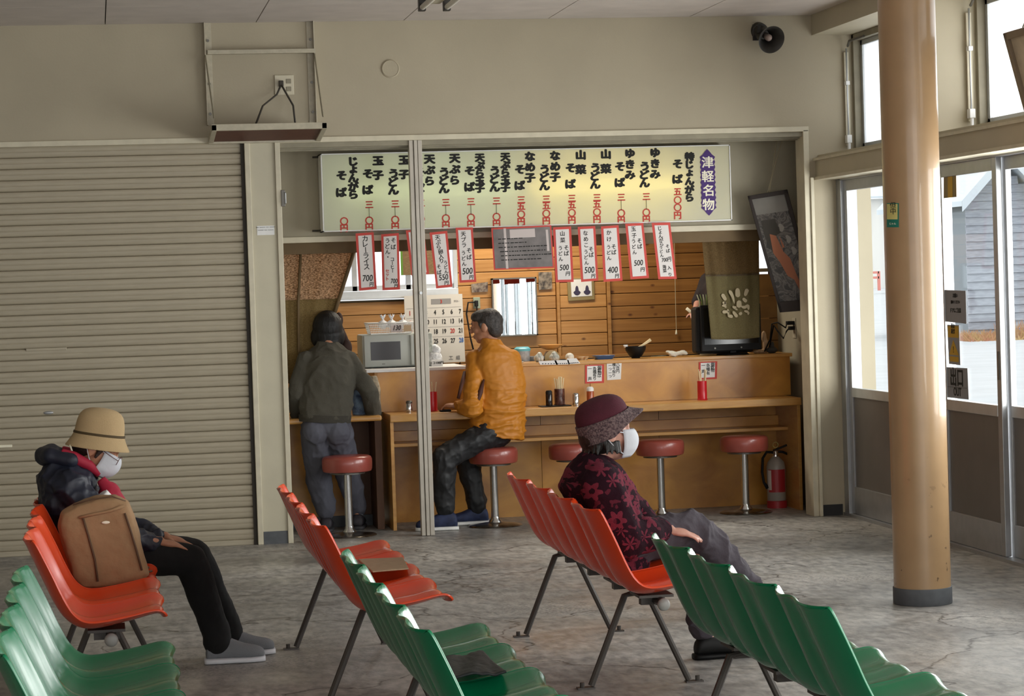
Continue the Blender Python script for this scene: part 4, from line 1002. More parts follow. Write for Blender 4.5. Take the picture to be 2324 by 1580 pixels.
# small plates etc. on the service ledge ----------------------------------------------------------
ZL = 1.016
def on(px, z=ZL, Y=15.3): p = aty(px, 815, Y); p.z = z; return p
p = on(1443, Y=15.34)
t = thing('noodle_bowl', 'black noodle bowl with wooden ladle on the counter ledge', 'bowl', p)
obj('bowl', MB().lathe([(.028, 0), (.03, .006), (.045, .018), (.066, .052), (.07, .078), (.066, .078), (.06, .05), (.03, .02), (.002, .018)], p, 32), M['blackgloss'], t, smooth=40)
lad = MB().tube([p+Vector((-.02, 0, .05)), p+Vector((.05, 0, .085)), p+Vector((.105, 0, .118))], [.006, .007, .011], 8); o = obj('ladle', lad, D('ladlewood', 'd9c49a', .6), None, smooth=True); tag(o, 'pale wooden ladle leaning in the black bowl', 'ladle')
cp = MB().lathe([(.012, 0), (.016, .018), (.013, .018), (.01, .003)], p+Vector((-.066, .0, .072)), 12); o = obj('small_dish', cp, M['white'], None, smooth=True); tag(o, 'tiny white cup on the left rim of the black bowl', 'cup')
p = on(1536, Y=15.32); rnd = random.Random(4)
mb = MB()
for k in range(9): mb.ell(p+Vector((rnd.uniform(-.055, .055), rnd.uniform(-.03, .03), .012+rnd.uniform(0, .018))), (.03, .025, .013), Matrix.Rotation(rnd.uniform(-.5, .5), 3, 'Y'))
o = obj('cloth_towel', mb, D('towel', 'd4d0c2', .95, bump=.4, bs=80), None, smooth=True, mods=[('REMESH', dict(mode='VOXEL', voxel_size=0.004)), ('SMOOTH', dict(iterations=2))]); tag(o, 'crumpled white dishcloth right of the black bowl', 'cloth')
p = on(1370, Y=15.36)
o = obj('blue_tray', MB().loft([(p, (.055, 0, 0), (0, .04, 0)), (p+Vector((0, 0, .022)), (.072, 0, 0), (0, .055, 0)), (p+Vector((0, 0, .026)), (.074, 0, 0), (0, .057, 0)), (p+Vector((0, 0, .022)), (.066, 0, 0), (0, .05, 0)), (p+Vector((0, 0, .006)), (.05, 0, 0), (0, .036, 0))], 24, pw=.45), D('bluetray', '41587d', .35), None, smooth=40); tag(o, 'shallow blue rectangular tray left of the black bowl', 'tray')
p = on(1322, Y=15.34)
o = obj('brown_dish', MB().lathe([(.03, 0), (.042, .02), (.045, .022), (.04, .02), (.028, .004)], p, 24), D('brdish', '9a6a3c', .4, c2='d3bd98', vs=40), None, smooth=40); tag(o, 'small brown dish of wrapped sweets beside the blue tray', 'dish')
# wrapped bread rolls + papers on the ledge
for i, (px, r) in enumerate(((1223, .034), (1258, .036), (1293, .03))):
    p = on(px, Y=15.30); mb = MB(); mb.ell(p+Vector((0, 0, .025)), (r, .035, .028)); mb.ell(p+Vector((.005*(1-i), 0, .045 if i < 2 else .025)), (r*.55, .025, .022))
    o = obj('wrapped_snack', mb, D('wrap%d' % i, 'dcdad0', .4, c2='8c948c' if i < 2 else 'cfcabc', vs=30, stretch=(3, 1, 1), bump=.4, bs=50), None, smooth=True, mods=[('REMESH', dict(mode='VOXEL', voxel_size=0.004)), ('SMOOTH', dict(iterations=2))])
    tag(o, ('left green-striped wrapped snack beside the orange jacket', 'middle wrapped snack with a dark emblem on the ledge', 'right plain white wrapped snack near the brown dish')[i], 'snack')
for i, (c, lab) in enumerate((([(1222, 820), (1262, 818), (1266, 828), (1226, 828)], 'left paper slip curling over the ledge edge'), ([(1258, 818), (1290, 817), (1293, 827), (1262, 828)], 'middle paper slip curling over the ledge edge'), ([(1286, 814), (1308, 813), (1317, 825), (1290, 827)], 'right paper slip curling over the ledge edge'))):
    P = [aty(px, py, YR-.016) for px, py in c]
    t = thing('paper_slip', lab, 'paper slip', P[3]); obj('sheet', MB().slab(P, (0, -1, 0), .0015), M['white'], t)
    for k in range(5): 
        s_ = P[3].lerp(P[2], .15+.16*k)+Vector((0, -.003, .006)); obj('print_mark', MB().box(s_+Vector((-.005, 0, -.002)), s_+Vector((.004, .001, .003))), M['ink'], t)
# kitchen scale with a wooden dish
p = on(1250, .985, 15.62)
t = thing('kitchen_scale', 'tan kitchen scale with a round dial and shallow dish behind the wrapped snacks', 'scale', p)
obj('body', MB().loft([(p, (.065, 0, 0), (0, .055, 0)), (p+Vector((0, 0, .04)), (.06, 0, 0), (0, .05, 0)), (p+Vector((0, 0, .09)), (.03, 0, 0), (0, .03, 0))], 20, pw=.7), D('scalebody', 'a9824f', .4), t, smooth=40)
obj('dial', MB().lathe([(.001, 0), (.052, 0), (.052, .008), (.001, .008)], p+Vector((0, -.05, .045)), 28, RX), D('dial', 'a08a55', .3), t, smooth=40)
obj('dish', MB().lathe([(.03, .1), (.06, .112), (.085, .13), (.088, .134), (.08, .13), (.02, .113), (.001, .113)], p, 28), D('scaledish', 'c08d4d', .35), t, smooth=40)
# clear jug with a blue lid
p = on(1186, .985, 15.55)
t = thing('clear_container', 'clear plastic jug with a light blue lid right of the man in orange', 'jug', p)
obj('jug', MB().lathe([(.035, 0), (.045, .005), (.052, .1), (.05, .1), (.04, .008), (.001, .008)], p, 24), D('clearpl', 'b9c3cc', .12, var=.2, vs=30, alpha=.75), t, smooth=40)
obj('lid', MB().lathe([(.001, .1), (.054, .1), (.056, .115), (.04, .128), (.001, .128)], p, 24), D('cyan', '5fb3c4', .35), t, smooth=40)
obj('handle', MB().tube([p+Vector((-.05, 0, .1)), p+Vector((-.075, 0, .105)), p+Vector((-.078, 0, .03)), p+Vector((-.045, 0, .02))], .006, 8), D('jugh', 'c9c0ae', .4), t, smooth=True)
p = on(1218, .985, 15.6)
o = obj('glass_bowl', MB().lathe([(.02, 0), (.05, .03), (.062, .06), (.058, .06), (.04, .02), (.001, .005)], p, 24), D('glassb', 'a9adb0', .1, var=.2, vs=30, alpha=.7), None, smooth=40); tag(o, 'clear glass bowl right of the jug with the blue lid', 'bowl')
p = on(1160, 1.016, 15.3)
mb = MB(); mb.tube([p+Vector((-.02, 0, .0)), p+Vector((-.045, 0, .09))], .008, 8); mb.tube([p+Vector((0, 0, .0)), p+Vector((-.01, .0, .07))], .007, 8); mb.lathe([(.02, 0), (.05, .002), (.055, .008), (.03, .006)], p+Vector((.03, 0, 0)), 20)
o = obj('spoon_rest', mb, D('spoonr', 'cfc4b4', .4), None, smooth=True); tag(o, 'pale spoon rest with two upright spoons against the orange jacket', 'spoon rest')
# low clutter on the service deck behind the ledge
for i, (px, w_, h_, c_, lab) in enumerate(((1495, .05, .03, '4a5a52', 'flat dark green dish on the service deck right of the ladle'), (1410, .06, .02, '6a5a40', 'flat brown dish between the blue tray and the black bowl'))):
    p = on(px, .985, 15.62); o = obj('flat_dish', MB().lathe([(w_*.6, 0), (w_, h_*.8), (w_*1.05, h_), (w_*.9, h_*.8), (w_*.3, .006)], p, 20), D('fd%d' % i, c_, .5), None, smooth=40); tag(o, lab, 'dish')
# cups / chopsticks on the dining counter -------------------------------------------------------
def chops(name, px, Y, r, h, mt, lab, hb, nst, seed, sl, taper=0.0):
    p = aty(px, 900, Y); p.z = zs
    t = thing(name, lab, 'chopstick holder', p)
    obj('cup', MB().lathe([(r*1.05, 0), (r*(1.12), .004), (r, .01), (r*(1-taper), h*.5), (r*(1+taper*.3), h), (r*.88, h), (r*.85, .012), (.001, .012)], p, 28), mt, t, smooth=40)
    rnd = random.Random(seed)
    for k in range(nst):
        an = rnd.uniform(0, 2*PI); rr = r*.6*math.sqrt(rnd.random()); b0 = p+Vector((rr*math.cos(an)*.5, rr*math.sin(an)*.5, .012)); tp = p+Vector((rr*math.cos(an)*1.7, rr*math.sin(an)*1.3, sl+rnd.uniform(-.008, .01)))
        obj('chopstick', MB().tube([b0, tp], [.003, .0042], 4), M['chop'], t)
D('chop', 'dcc9a0', .6)
chops('chopstick_holder', 1270, 15.02, .034, .105, D('lacquer', '3b1a14', .25, c2='6b4032', vs=50), 'dark brown patterned chopstick holder right of the man in orange', 0, 16, 1, .175)
chops('chopstick_holder', 1594, 15.02, .031, .125, D('redcup', 'c01a24', .3), 'bright red chopstick holder toward the right end of the counter', 0, 7, 2, .195)
chops('chopstick_holder', 981, 15.02, .031, .125, M['redcup'], 'red chopstick holder half hidden right of the aluminium post', 0, 3, 3, .19)
def shaker(px, Y, h, r, mats, lab, name='spice_shaker'):
    p = aty(px, 905, Y); p.z = zs; t = thing(name, lab, 'shaker', p)
    obj('bottle', MB().lathe([(r*.95, 0), (r, .004), (r, h*.72), (r*.9, h*.76), (.001, h*.76)], p, 22), mats[0], t, smooth=40)
    obj('cap', MB().lathe([(r*.96, h*.75), (r*.98, h*.9), (r*.7, h*.99), (.001, h)], p, 22), mats[1], t, smooth=40)
shaker(1307, 14.92, .085, .021, (M['chrome'], M['chrome']), 'small steel shaker in front of the woman in the maroon hat')
shaker(928, 15.02, .075, .021, (M['chrome'], M['steel']), 'small steel shaker left of the aluminium post')
shaker(1340, 15.05, .115, .024, (D('chili', 'a4502c', .2), M['white']), 'red chilli bottle with white cap behind the maroon hat', 'spice_bottle')
shaker(1246, 14.98, .1, .022, (D('soy', '1b1312', .15), M['black']), 'black soy sauce bottle left of the dark brown chopstick holder', 'sauce_bottle')
p = aty(1245, 905, 15.0); p.z = zs
o = obj('lacquer_tray', MB().box(p+Vector((-.06, -.06, 0)), p+Vector((.14, .06, .006))), M['blackgloss'], None, bevel=.003); tag(o, 'flat black tray under the condiments right of the man in orange', 'tray')
for z_o in [o_ for o_ in bpy.data.objects if o_.get('label') in ('dark brown patterned chopstick holder right of the man in orange', 'black soy sauce bottle left of the dark brown chopstick holder')]: z_o.location.z += .006
p = aty(1010, 925, 14.93); p.z = zs+.0
o = obj('dark_wallet', MB().box(p+Vector((-.035, -.03, 0)), p+Vector((.035, .03, .012))), M['black'], None, bevel=.004); tag(o, 'small flat black case under the hand of the man in orange', 'case')

# television behind the noren
YV = 15.22; x0 = aty(1580, 700, YV).x; x1 = aty(1726, 700, YV).x; zb_ = aty(1650, 793, YV).z; zt_ = aty(1600, 693, YV).z
t = thing('television', 'black flat television on the counter behind the olive curtain', 'television', ((x0+x1)/2, YV, 1.016))
obj('bezel', MB().box((x0+.03, YV, 1.045), (x1, YV+.03, zt_)), M['blackgloss'], t, bevel=.004)
obj('rear_case', MB().box((x0, YV+.03, 1.03), (x1-.04, YV+.16, zt_-.01)), M['black'], t, bevel=.02)
obj('screen', MB().box((x0+.05, YV-.002, 1.09), (x1-.02, YV+.002, zt_-.02)), D('tvscreen', '101114', .12), t)
obj('stand_foot', MB().lathe([(.11, 0), (.105, .008), (.03, .014), (.001, .014)], Vector(((x0+x1)/2+.03, YV+.04, 1.016)), 28), M['blackgloss'], t, smooth=40)
obj('stand_neck', MB().box(((x0+x1)/2+.01, YV+.02, 1.02), ((x0+x1)/2+.05, YV+.06, 1.06)), M['black'], t)
for dx in (.12, .3): obj('power_button', MB().lathe([(.001, 0), (.006, 0), (.006, .004), (.001, .004)], Vector((x0+dx, YV, 1.065)), 12, RX), M['steel'], t)
# carved wooden post stack / doll and crumpled cloth to the right of the television
D('palewood', 'c89a60', .6, var=.1, vs=10)
p = aty(1748, 800, 15.45); p.z = 1.0
t = thing('wooden_cabinet', 'tall narrow pine cabinet between the television and the side wall', 'cabinet', (4.75, 15.95, 0))
x0 = aty(1722, 700, 15.9).x; x1 = aty(1768, 700, 15.9).x
for k in range(6): obj('plank', MB().box((x0, 15.9, .62+.155*k), (x1, 15.93, .77+.155*k)), M['palewood'], t, bevel=.003)
obj('cabinet_side', MB().box((x0-.02, 15.9, 0), (x0, 16.15, 1.56)), M['palewood'], t)
obj('cabinet_side', MB().box((x1, 15.9, 0), (x1+.02, 16.15, 1.56)), D('redwood', '6b4226', .6), t)
obj('cabinet_top', MB().box((x0-.03, 15.88, 1.56), (x1+.03, 16.16, 1.585)), M['norenwhite'], t, bevel=.003)
p = aty(1728, 800, 15.35); p.z = 1.016; mb = MB(); mb.ell(p+Vector((0, 0, .012)), (.035, .03, .014)); mb.ell(p+Vector((.03, 0, .05)), (.02, .02, .06)); mb.ell(p+Vector((.02, 0, .11)), (.018, .018, .04)); mb.ell(p+Vector((-.04, 0, .012)), (.02, .02, .012))
o = obj('folded_cloth', mb, D('tanpaper', 'caa47c', .7, bump=.3), None, smooth=True, mods=[('REMESH', dict(mode='VOXEL', voxel_size=0.005)), ('SMOOTH', dict(iterations=3))]); tag(o, 'crumpled tan paper bag propped right of the television', 'paper bag')
p = aty(1752, 803, 15.3); p.z = 1.016; mb = MB(); mb.ell(p+Vector((0, 0, .02)), (.04, .03, .022)); mb.ell(p+Vector((.005, 0, .05)), (.012, .012, .03))
o = obj('dark_pouch', mb, D('pouch', '3d3a36', .7, var=.2, vs=30), None, smooth=True, mods=[('REMESH', dict(mode='VOXEL', voxel_size=0.004)), ('SMOOTH', dict(iterations=3))]); tag(o, 'small dark pouch at the right end of the counter top', 'pouch')
# dark cups and vegetables beside the television's top left
p = aty(1600, 690, 15.45); 
t = thing('leek_bundle', 'bundle of green and white leeks standing left of the olive curtain', 'vegetables', (p.x, 15.45, zt_-.02))
D('leekg', '7d9a52', .5); D('leekw', 'cfd6b8', .5)
for k in range(6):
    xx = p.x-.03+.013*k; obj('leek', MB().tube([(xx, 15.45, zt_-.06), (xx+.004*(k-2), 15.45, zt_+.03), (xx+.008*(k-3), 15.45, zt_+.07)], [.005, .005, .002], 6), M['leekg'] if k % 2 else M['leekw'], t, smooth=True)
obj('holder', MB().cyl((p.x, 15.45, 1.02), (p.x, 15.45, zt_-.005), .045, seg=20), D('holder', '8d9288', .5), t, smooth=40)
# side-wall outlet with black cords
p = atx(1803, 742, 4.6)
t = thing('side_wall_outlet', 'outlet with two black plugs on the side wall under the slanting picture', 'outlet', p)
obj('cover_plate', MB().box(p+Vector((-.006, -.04, -.075)), p+Vector((0, .03, .06))), M['ironw'], t, bevel=.002)
obj('plug', MB().box(p+Vector((-.055, -.03, .015)), p+Vector((-.005, .02, .04))), M['black'], t, bevel=.004); obj('plug', MB().box(p+Vector((-.04, -.03, -.02)), p+Vector((-.005, .02, .005))), M['black'], t, bevel=.004)
e = aty(1735, 798, 15.3)
obj('cord', MB().tube([p+Vector((-.05, 0, .03)), aty(1783, 744, 15.2), aty(1765, 732, 15.25), aty(1752, 735, 15.28), aty(1748, 770, 15.3), e], .005, 6), M['black'], t, smooth=True)
obj('cord', MB().tube([p+Vector((-.04, 0, -.01)), aty(1785, 752, 15.15), aty(1778, 768, 15.2), aty(1765, 752, 15.25), aty(1756, 738, 15.28), aty(1746, 790, 15.3)], .005, 6), M['black'], t, smooth=True)
# slanting framed festival picture hung on the side wall
A = Vector((4.31, 15.33, aty(1697, 445, 15.33).z)); A, B, C_, Dd = aty(1697, 445, 14.80), aty(1787, 430, 14.72), aty(1860, 702, 14.68), aty(1770, 709, 14.76)
t = thing('slanting_framed_picture', 'long black-framed festival picture hanging askew right of the olive curtain', 'framed picture', (4.5, 15.0, 1.3))
def pq(u, v, d=0):
    n_ = (Dd-A).cross(B-A).normalized(); 
    if n_.y > 0: n_ = -n_
    return A.lerp(B, u).lerp(Dd.lerp(C_, u), v)+n_*d
nn_ = (pq(0, 0, 1)-pq(0, 0, 0))
for (u0, u1, v0, v1, nm) in ((0, 1, 0, .035, 'frame_bar'), (0, 1, .91, 1, 'frame_bar'), (0, .08, 0, 1, 'frame_bar'), (.9, 1, 0, 1, 'frame_bar')):
    obj(nm, MB().slab([pq(u0, v0), pq(u1, v0), pq(u1, v1), pq(u0, v1)], nn_, .035), D('frameblk', '2a211d', .7) if 'frameblk' not in M else M['frameblk'], t, bevel=.003)
# printed sheet with festival float figure: orange figure on grey swirls (plain stand-in shapes)
def picmat():
    m, nt, b = newmat('festival_print'); L = nt.links; tc = N(nt, 'ShaderNodeTexCoord')
    n = N(nt, 'ShaderNodeTexNoise'); n.inputs['Scale'].default_value = 9; n.inputs['Detail'].default_value = 4; n.inputs['Distortion'].default_value = 2.5; L.new(tc.outputs['Object'], n.inputs['Vector'])
    cr = N(nt, 'ShaderNodeValToRGB'); L.new(n.outputs['Fac'], cr.inputs[0]); e = cr.color_ramp.elements; e[0].position = .42; e[0].color = lin('2f2a26'); e[1].position = .5; e[1].color = lin('6e6861')
    x = e.new(.56); x.color = lin('3a3430'); x = e.new(.66); x.color = lin('655f57')
    L.new(cr.outputs[0], b.inputs['Base Color']); b.inputs['Roughness'].default_value = .5; return m
obj('print_sheet', MB().slab([pq(.05, .02), pq(.95, .02), pq(.95, .92), pq(.05, .92)], nn_, .012), picmat(), t)
obj('grey_header', MB().slab([pq(.06, .03, .0125), pq(.94, .03, .0125), pq(.94, .17, .0125), pq(.06, .17, .0125)], nn_, .001), D('hdr', '77736c', .5, var=.1, vs=8), t)
figs = [[(.28, .34), (.42, .36), (.5, .5), (.62, .56), (.66, .68), (.74, .84), (.66, .86), (.58, .74), (.44, .70), (.34, .58), (.24, .5)], [(.5, .36), (.56, .46), (.5, .47)]]
for k, fg in enumerate(figs): obj('orange_figure', MB().slab([pq(u, v, .0128) for u, v in fg], nn_, .001), D('orangefig', 'a0603f', .6) if 'orangefig' not in M else M['orangefig'], t)
obj('dark_hair_print', MB().slab([pq(u, v, .0126) for u, v in ((.16, .22), (.5, .22), (.56, .34), (.42, .36), (.24, .5), (.14, .36))], nn_, .001), M['gap'], t)
for u, v in ((.6, .3), (.7, .4), (.76, .5), (.8, .62), (.84, .72)):
    o_ = [pq(u+.06*math.cos(a_)*(1+.3*math.cos(3*a_)), v+.035*math.sin(a_), .0127) for a_ in [i*2*PI/16 for i in range(16)]]; obj('scroll_print', MB().slab(o_, nn_, .001), D('scrollp', '8d8880', .6) if 'scrollp' not in M else M['scrollp'], t)
top = aty(1775, 318, 14.78)
for u, q in ((.5, top), (.55, top+Vector((-.03, .02, 0)))): obj('hanging_string', MB().tube([pq(u, 0), q], .003, 5), D('string', '9a8f76', .8) if 'string' not in M else M['string'], t)

# ================================================================== bar stools
D('vinyl', '96473d', .32, var=.08, vs=9, bump=.05, bs=20, coat=.3)
def stool():
    t = thing('bar_stool', 'x', 'stool', (0, 0, 0), group=None)
    hs = .50
    obj('seat', MB().lathe([(.001, hs-.1), (.135, hs-.1), (.150, hs-.095), (.1555, hs-.08), (.157, hs-.05), (.156, hs-.022), (.150, hs-.008), (.135, hs), (.08, hs+.004), (.001, hs+.004)], (0, 0, 0), 48), M['vinyl'], t, True, smooth=50)
    obj('seat_ring', MB().lathe([(.001, hs-.112), (.11, hs-.112), (.11, hs-.099), (.001, hs-.099)], (0, 0, 0), 32), M['steel'], t, True)
    obj('pole', MB().cyl((0, 0, .03), (0, 0, hs-.1), .0245, seg=28), M['chrome'], t, True, smooth=40)
    obj('collar', MB().lathe([(.001, .02), (.045, .02), (.04, .035), (.03, .045), (.026, .06), (.001, .06)], (0, 0, 0), 28), M['chrome'], t, True, smooth=40)
    obj('base', MB().lathe([(.001, 0), (.17, 0), (.172, .004), (.165, .009), (.1, .018), (.045, .026), (.001, .028)], (0, 0, 0), 48), D('chromeworn', 'a8a49c', .2, .9, c2='6e5f4c', vs=14), t, True, smooth=40)
    return t
sx_ = []
for px, py, Y in ((787, 1033, 14.70), (1119, 1020, 14.85), (1300, 1010, 14.88), (1497, 995, 14.88), (1688, 990, 14.88)): sx_.append((aty(px, py, Y).x, Y))
labs = ['red vinyl bar stool beside the man in the dark sweater', 'red vinyl bar stool the man in the orange jacket sits on', 'red vinyl bar stool mostly hidden behind the woman in the maroon hat', 'red vinyl bar stool with nobody near, second from the fire extinguisher', 'red vinyl bar stool next to the fire extinguisher']
s0 = stool(); s0['label'] = labs[0]; s0['group'] = 'red vinyl bar stools along the counter'; s0.location = (sx_[0][0], sx_[0][1], 0)
for i in range(1, 5): dup(s0, (sx_[i][0], sx_[i][1], 0), labs[i])

# ================================================================== fire extinguisher
p = atz(1765, 1150, 0); p = Vector((aty(1764, 1100, 15.1).x, 15.12, 0))
t = thing('fire_extinguisher', 'pale grey fire extinguisher with a red label and red foot under the counter', 'fire extinguisher', p)
D('extgrey', '9a948c', .35); D('extred', 'a3232b', .4); 
obj('cylinder', MB().lathe([(.058, .03), (.062, .04), (.062, .27), (.055, .30), (.03, .33), (.018, .34), (.001, .34)], p, 32), M['extgrey'], t, smooth=40)
obj('foot', MB().lathe([(.001, 0), (.066, 0), (.066, .045), (.06, .05), (.001, .05)], p, 32), M['extred'], t, smooth=40)
def arcp(a0, a1, z0, z1, r, n_=14):
    return MB().grid(lambda u, v: p+Vector((r*math.cos(a0+(a1-a0)*u), r*math.sin(a0+(a1-a0)*u), z0+(z1-z0)*v)), n_, 2)
obj('label_sheet', arcp(-PI*.88, -PI*.22, .105, .255, .0628), M['extred'], t, mods=[('SOLIDIFY', dict(thickness=.0008))])
obj('white_stripe', arcp(-PI*.92, -PI*.76, .12, .25, .0634, 5), D('strp', 'cfc6bf', .5), t, mods=[('SOLIDIFY', dict(thickness=.0008))])
obj('collar', MB().lathe([(.001, .335), (.02, .335), (.02, .37), (.012, .38), (.001, .38)], p, 20), M['chrome'], t, smooth=40)
obj('lever', MB().box(p+Vector((-.015, -.01, .375)), p+Vector((.085, .01, .388)), Matrix.Rotation(-.35, 3, 'Y'), p+Vector((0, 0, .38))), M['black'], t, bevel=.003)
obj('carry_handle', MB().tube([p+Vector((0, 0, .37)), p+Vector((.05, 0, .365)), p+Vector((.095, 0, .345))], .008, 8), M['black'], t, smooth=True)
obj('pull_ring', MB().tube([p+Vector((.018*math.cos(a_), -.004, .415+.018*math.sin(a_))) for a_ in [i*2*PI/16 for i in range(17)]], .003, 6), D('ringy', 'b9a860', .4), t)
obj('hose', MB().tube([p+Vector((-.01, 0, .365)), p+Vector((-.06, 0, .37)), p+Vector((-.088, 0, .33)), p+Vector((-.095, 0, .24)), p+Vector((-.085, 0, .17)), p+Vector((-.062, -.01, .13))], [.009]*5+[.013], 10), M['black'], t, smooth=True)

# ================================================================== rows of moulded seats
def shellmat(name, c):
    m_ = mat(name, c, .24, var=.04, vs=3, coat=.18, spec=.45); m_.node_tree.nodes['Principled BSDF'].inputs['Coat Roughness'].default_value = .08; return m_
M['orange'] = shellmat('orange_shell', 'e4481c'); M['green'] = shellmat('green_shell', '0a754d')
M['legm'] = mat('bench_steel', '4b4642', .45, .5)
WS = .452
PROF = [(.000, .714), (.012, .690), (.035, .634), (.062, .570), (.092, .500), (.126, .440), (.168, .402), (.215, .388), (.270, .392), (.330, .404), (.390, .417), (.430, .427), (.452, .431), (.464, .428), (.470, .420)]
def prof(v):
    s = v*(len(PROF)-1); i = min(int(s), len(PROF)-2); f = s-i
    p0 = PROF[max(i-1, 0)]; p1 = PROF[i]; p2 = PROF[i+1]; p3 = PROF[min(i+2, len(PROF)-1)]
    def cr(a, b, c, d): return .5*((2*b)+(-a+c)*f+(2*a-5*b+4*c-d)*f*f+(-a+3*b-3*c+d)*f**3)
    return cr(p0[0], p1[0], p2[0], p3[0]), cr(p0[1], p1[1], p2[1], p3[1])
def shell_mb():
    nu, nv = 33, 57
    def f(ui, vi):
        v = vi; x, z = prof(v); x2, z2 = prof(min(1, v+.01)); x1, z1 = prof(max(0, v-.01))
        d = Vector((x2-x1, 0, z2-z1)).normalized(); n_ = Vector((-d.z, 0, d.x))       # towards the sitter
        u = ui*2-1
        # rounded corners at the back top and the seat front
        w = WS/2
        e0 = v/.07; e1 = (1-v)/.13
        k = 1.0
        if e0 < 1: k = .88+.12*math.sqrt(max(0, 1-(1-e0)**2))
        if e1 < 1: k = min(k, .84+.16*math.sqrt(max(0, 1-(1-e1)**2)))
        edge = abs(u)**2.9*(.062-.030*min(1, v*1.5))
        mid = (.5*(1+math.cos(PI*min(1, abs(u)/.52))))**1.3*(.026-.012*max(0, min(1, (v-.45)*4)))
        depth = math.sin(PI*min(1, max(0, v)))**.5
        y = u*w*k
        off = (edge+mid)*(.42+.58*depth)
        drop = 0
        if e0 < 1: drop = -(1-e0)**2*.02*(abs(u)**3)
        return Vector((x, y, z))+n_*off+d*(-drop)
    return MB().grid(f, nu, nv)
_sh = {}
def bench(colr, lab, loc, legs=(.5, 1.95)):
    t = thing('waiting_bench', lab, 'bench seating', loc)
    if 'me' not in _sh:
        o = obj('seat_shell', shell_mb(), M['orange'], None, smooth=True, mods=[('SOLIDIFY', dict(thickness=.007, offset=0)), ('BEVEL', dict(width=.0025, segments=2, limit_method='ANGLE', angle_limit=.9))])
        _sh['me'] = o.data; o.data.materials.clear(); bpy.data.objects.remove(o)
        _sh['orange'] = _sh['me']; _sh['green'] = _sh['me'].copy(); _sh['orange'].materials.append(M['orange']); _sh['green'].materials.append(M['green'])
    for k in range(4):
        s = bpy.data.objects.new('seat_shell', _sh[colr]); COL.objects.link(s); s.parent = t; s.location = (0, WS/2+.47*k, 0)
    bx = .262
    obj('beam', MB().tube([(bx+.03, .10, .352), (bx+.03, 1.80, .352)], .019, 12), M['legm'], t, True, smooth=40)
    for y_ in (.10, 1.80): obj('end_cap', MB().ell((bx+.03, y_, .348), (.024, .018, .024)), D('capw', '9a9a96', .5) if 'capw' not in M else M['capw'], t, True, smooth=True)
    for k in range(4):
        y_ = WS/2+.47*k; obj('seat_bracket', MB().box((bx-.05, y_-.08, .368), (bx+.08, y_+.08, .378)).box((bx-.03, y_-.02, .335), (bx+.06, y_+.02, .372)), M['legm'], t, True)
    for y_ in legs:
        for sgn, fx in ((-1, bx-.185), (1, bx+.195)):
            top = Vector((bx+sgn*.045, y_, .345)); ft = Vector((fx, y_, .01))
            g = MB().tube([Vector((bx, y_, .355)), top, ft], .0125, 8); obj('leg', g, M['legm'], t, True, smooth=40)
            p0 = ft
            f = MB().box(p0+Vector((-.055 if sgn < 0 else -.012, -.018, -.01)), p0+Vector((.012 if sgn < 0 else .055, .018, -.004))); f.cyl(p0+Vector((sgn*.035, 0, -.006)), p0+Vector((sgn*.035, 0, .014)), .009, seg=8)
            obj('foot_plate', f, M['legm'], t, True)
    return t
XB = (-.28, .72, 1.72)
YO, YG = 8.25, 5.63
bench('orange', 'orange four-seat bench at the left, under the woman in the tan hat', (XB[0], YO, 0), (.5, 1.85))
bench('orange', 'orange four-seat bench with nobody on it, in the middle of the back row', (XB[1], YO, 0), (.5, 1.93))
bench('orange', 'orange four-seat bench at the right, under the woman in the maroon hat', (XB[2], 8.35, 0), (.42, 1.80))
bench('green', 'green four-seat bench in the lower left corner', (XB[0], YG, 0), (.4, 1.75))
bench('green', 'green four-seat bench in the front row, middle, with a black folder on a seat', (XB[1], YG, 0), (.4, 1.6))
bench('green', 'green four-seat bench nearest the tan column', (XB[2], YG, 0), (.6, 1.62))

# things on the seats
def on_seat(px, py, z): return atz(px, py, z)
Pn = [atz(812, 1272, .46), atz(915, 1268, .46), atz(928, 1293, .46), atz(845, 1300, .46)]
t = thing('newspaper', 'folded beige newspaper lying on the middle orange bench', 'newspaper', Pn[0])
obj('pages', MB().slab(Pn, (0, 0, 1), .006), D('newsp', 'a8987c', .8, var=.15, vs=30, stretch=(1, 8, 1)), t, bevel=.003)
Pm = [atz(764, 1272, .455), atz(810, 1272, .455), atz(843, 1300, .452), atz(790, 1302, .452)]
t = thing('leaflet', 'crumpled pale leaflet tucked beside the newspaper on the orange bench', 'leaflet', Pm[0])
obj('sheet', MB().slab(Pm, (0, 0, 1), .004), D('leafl', 'a99e94', .7, var=.2, vs=20), t)
Pf = [atz(1008, 1499, .455), atz(1096, 1486, .458), atz(1150, 1532, .455), atz(1016, 1543, .452)]
t = thing('black_folder', 'wrinkled black plastic folder lying on a green seat', 'folder', Pf[0])
def fo(u, v):
    q = Pf[0].lerp(Pf[1], u).lerp(Pf[3].lerp(Pf[2], u), v); q.z += .004+.004*math.sin(u*9+v*4)+.003*noise.noise(Vector((u*8, v*8, 1))); return q
obj('cover', MB().grid(fo, 24, 16), D('folder', '15191b', .6, bump=.3, bs=40), t, smooth=True, mods=[('SOLIDIFY', dict(thickness=.006))])

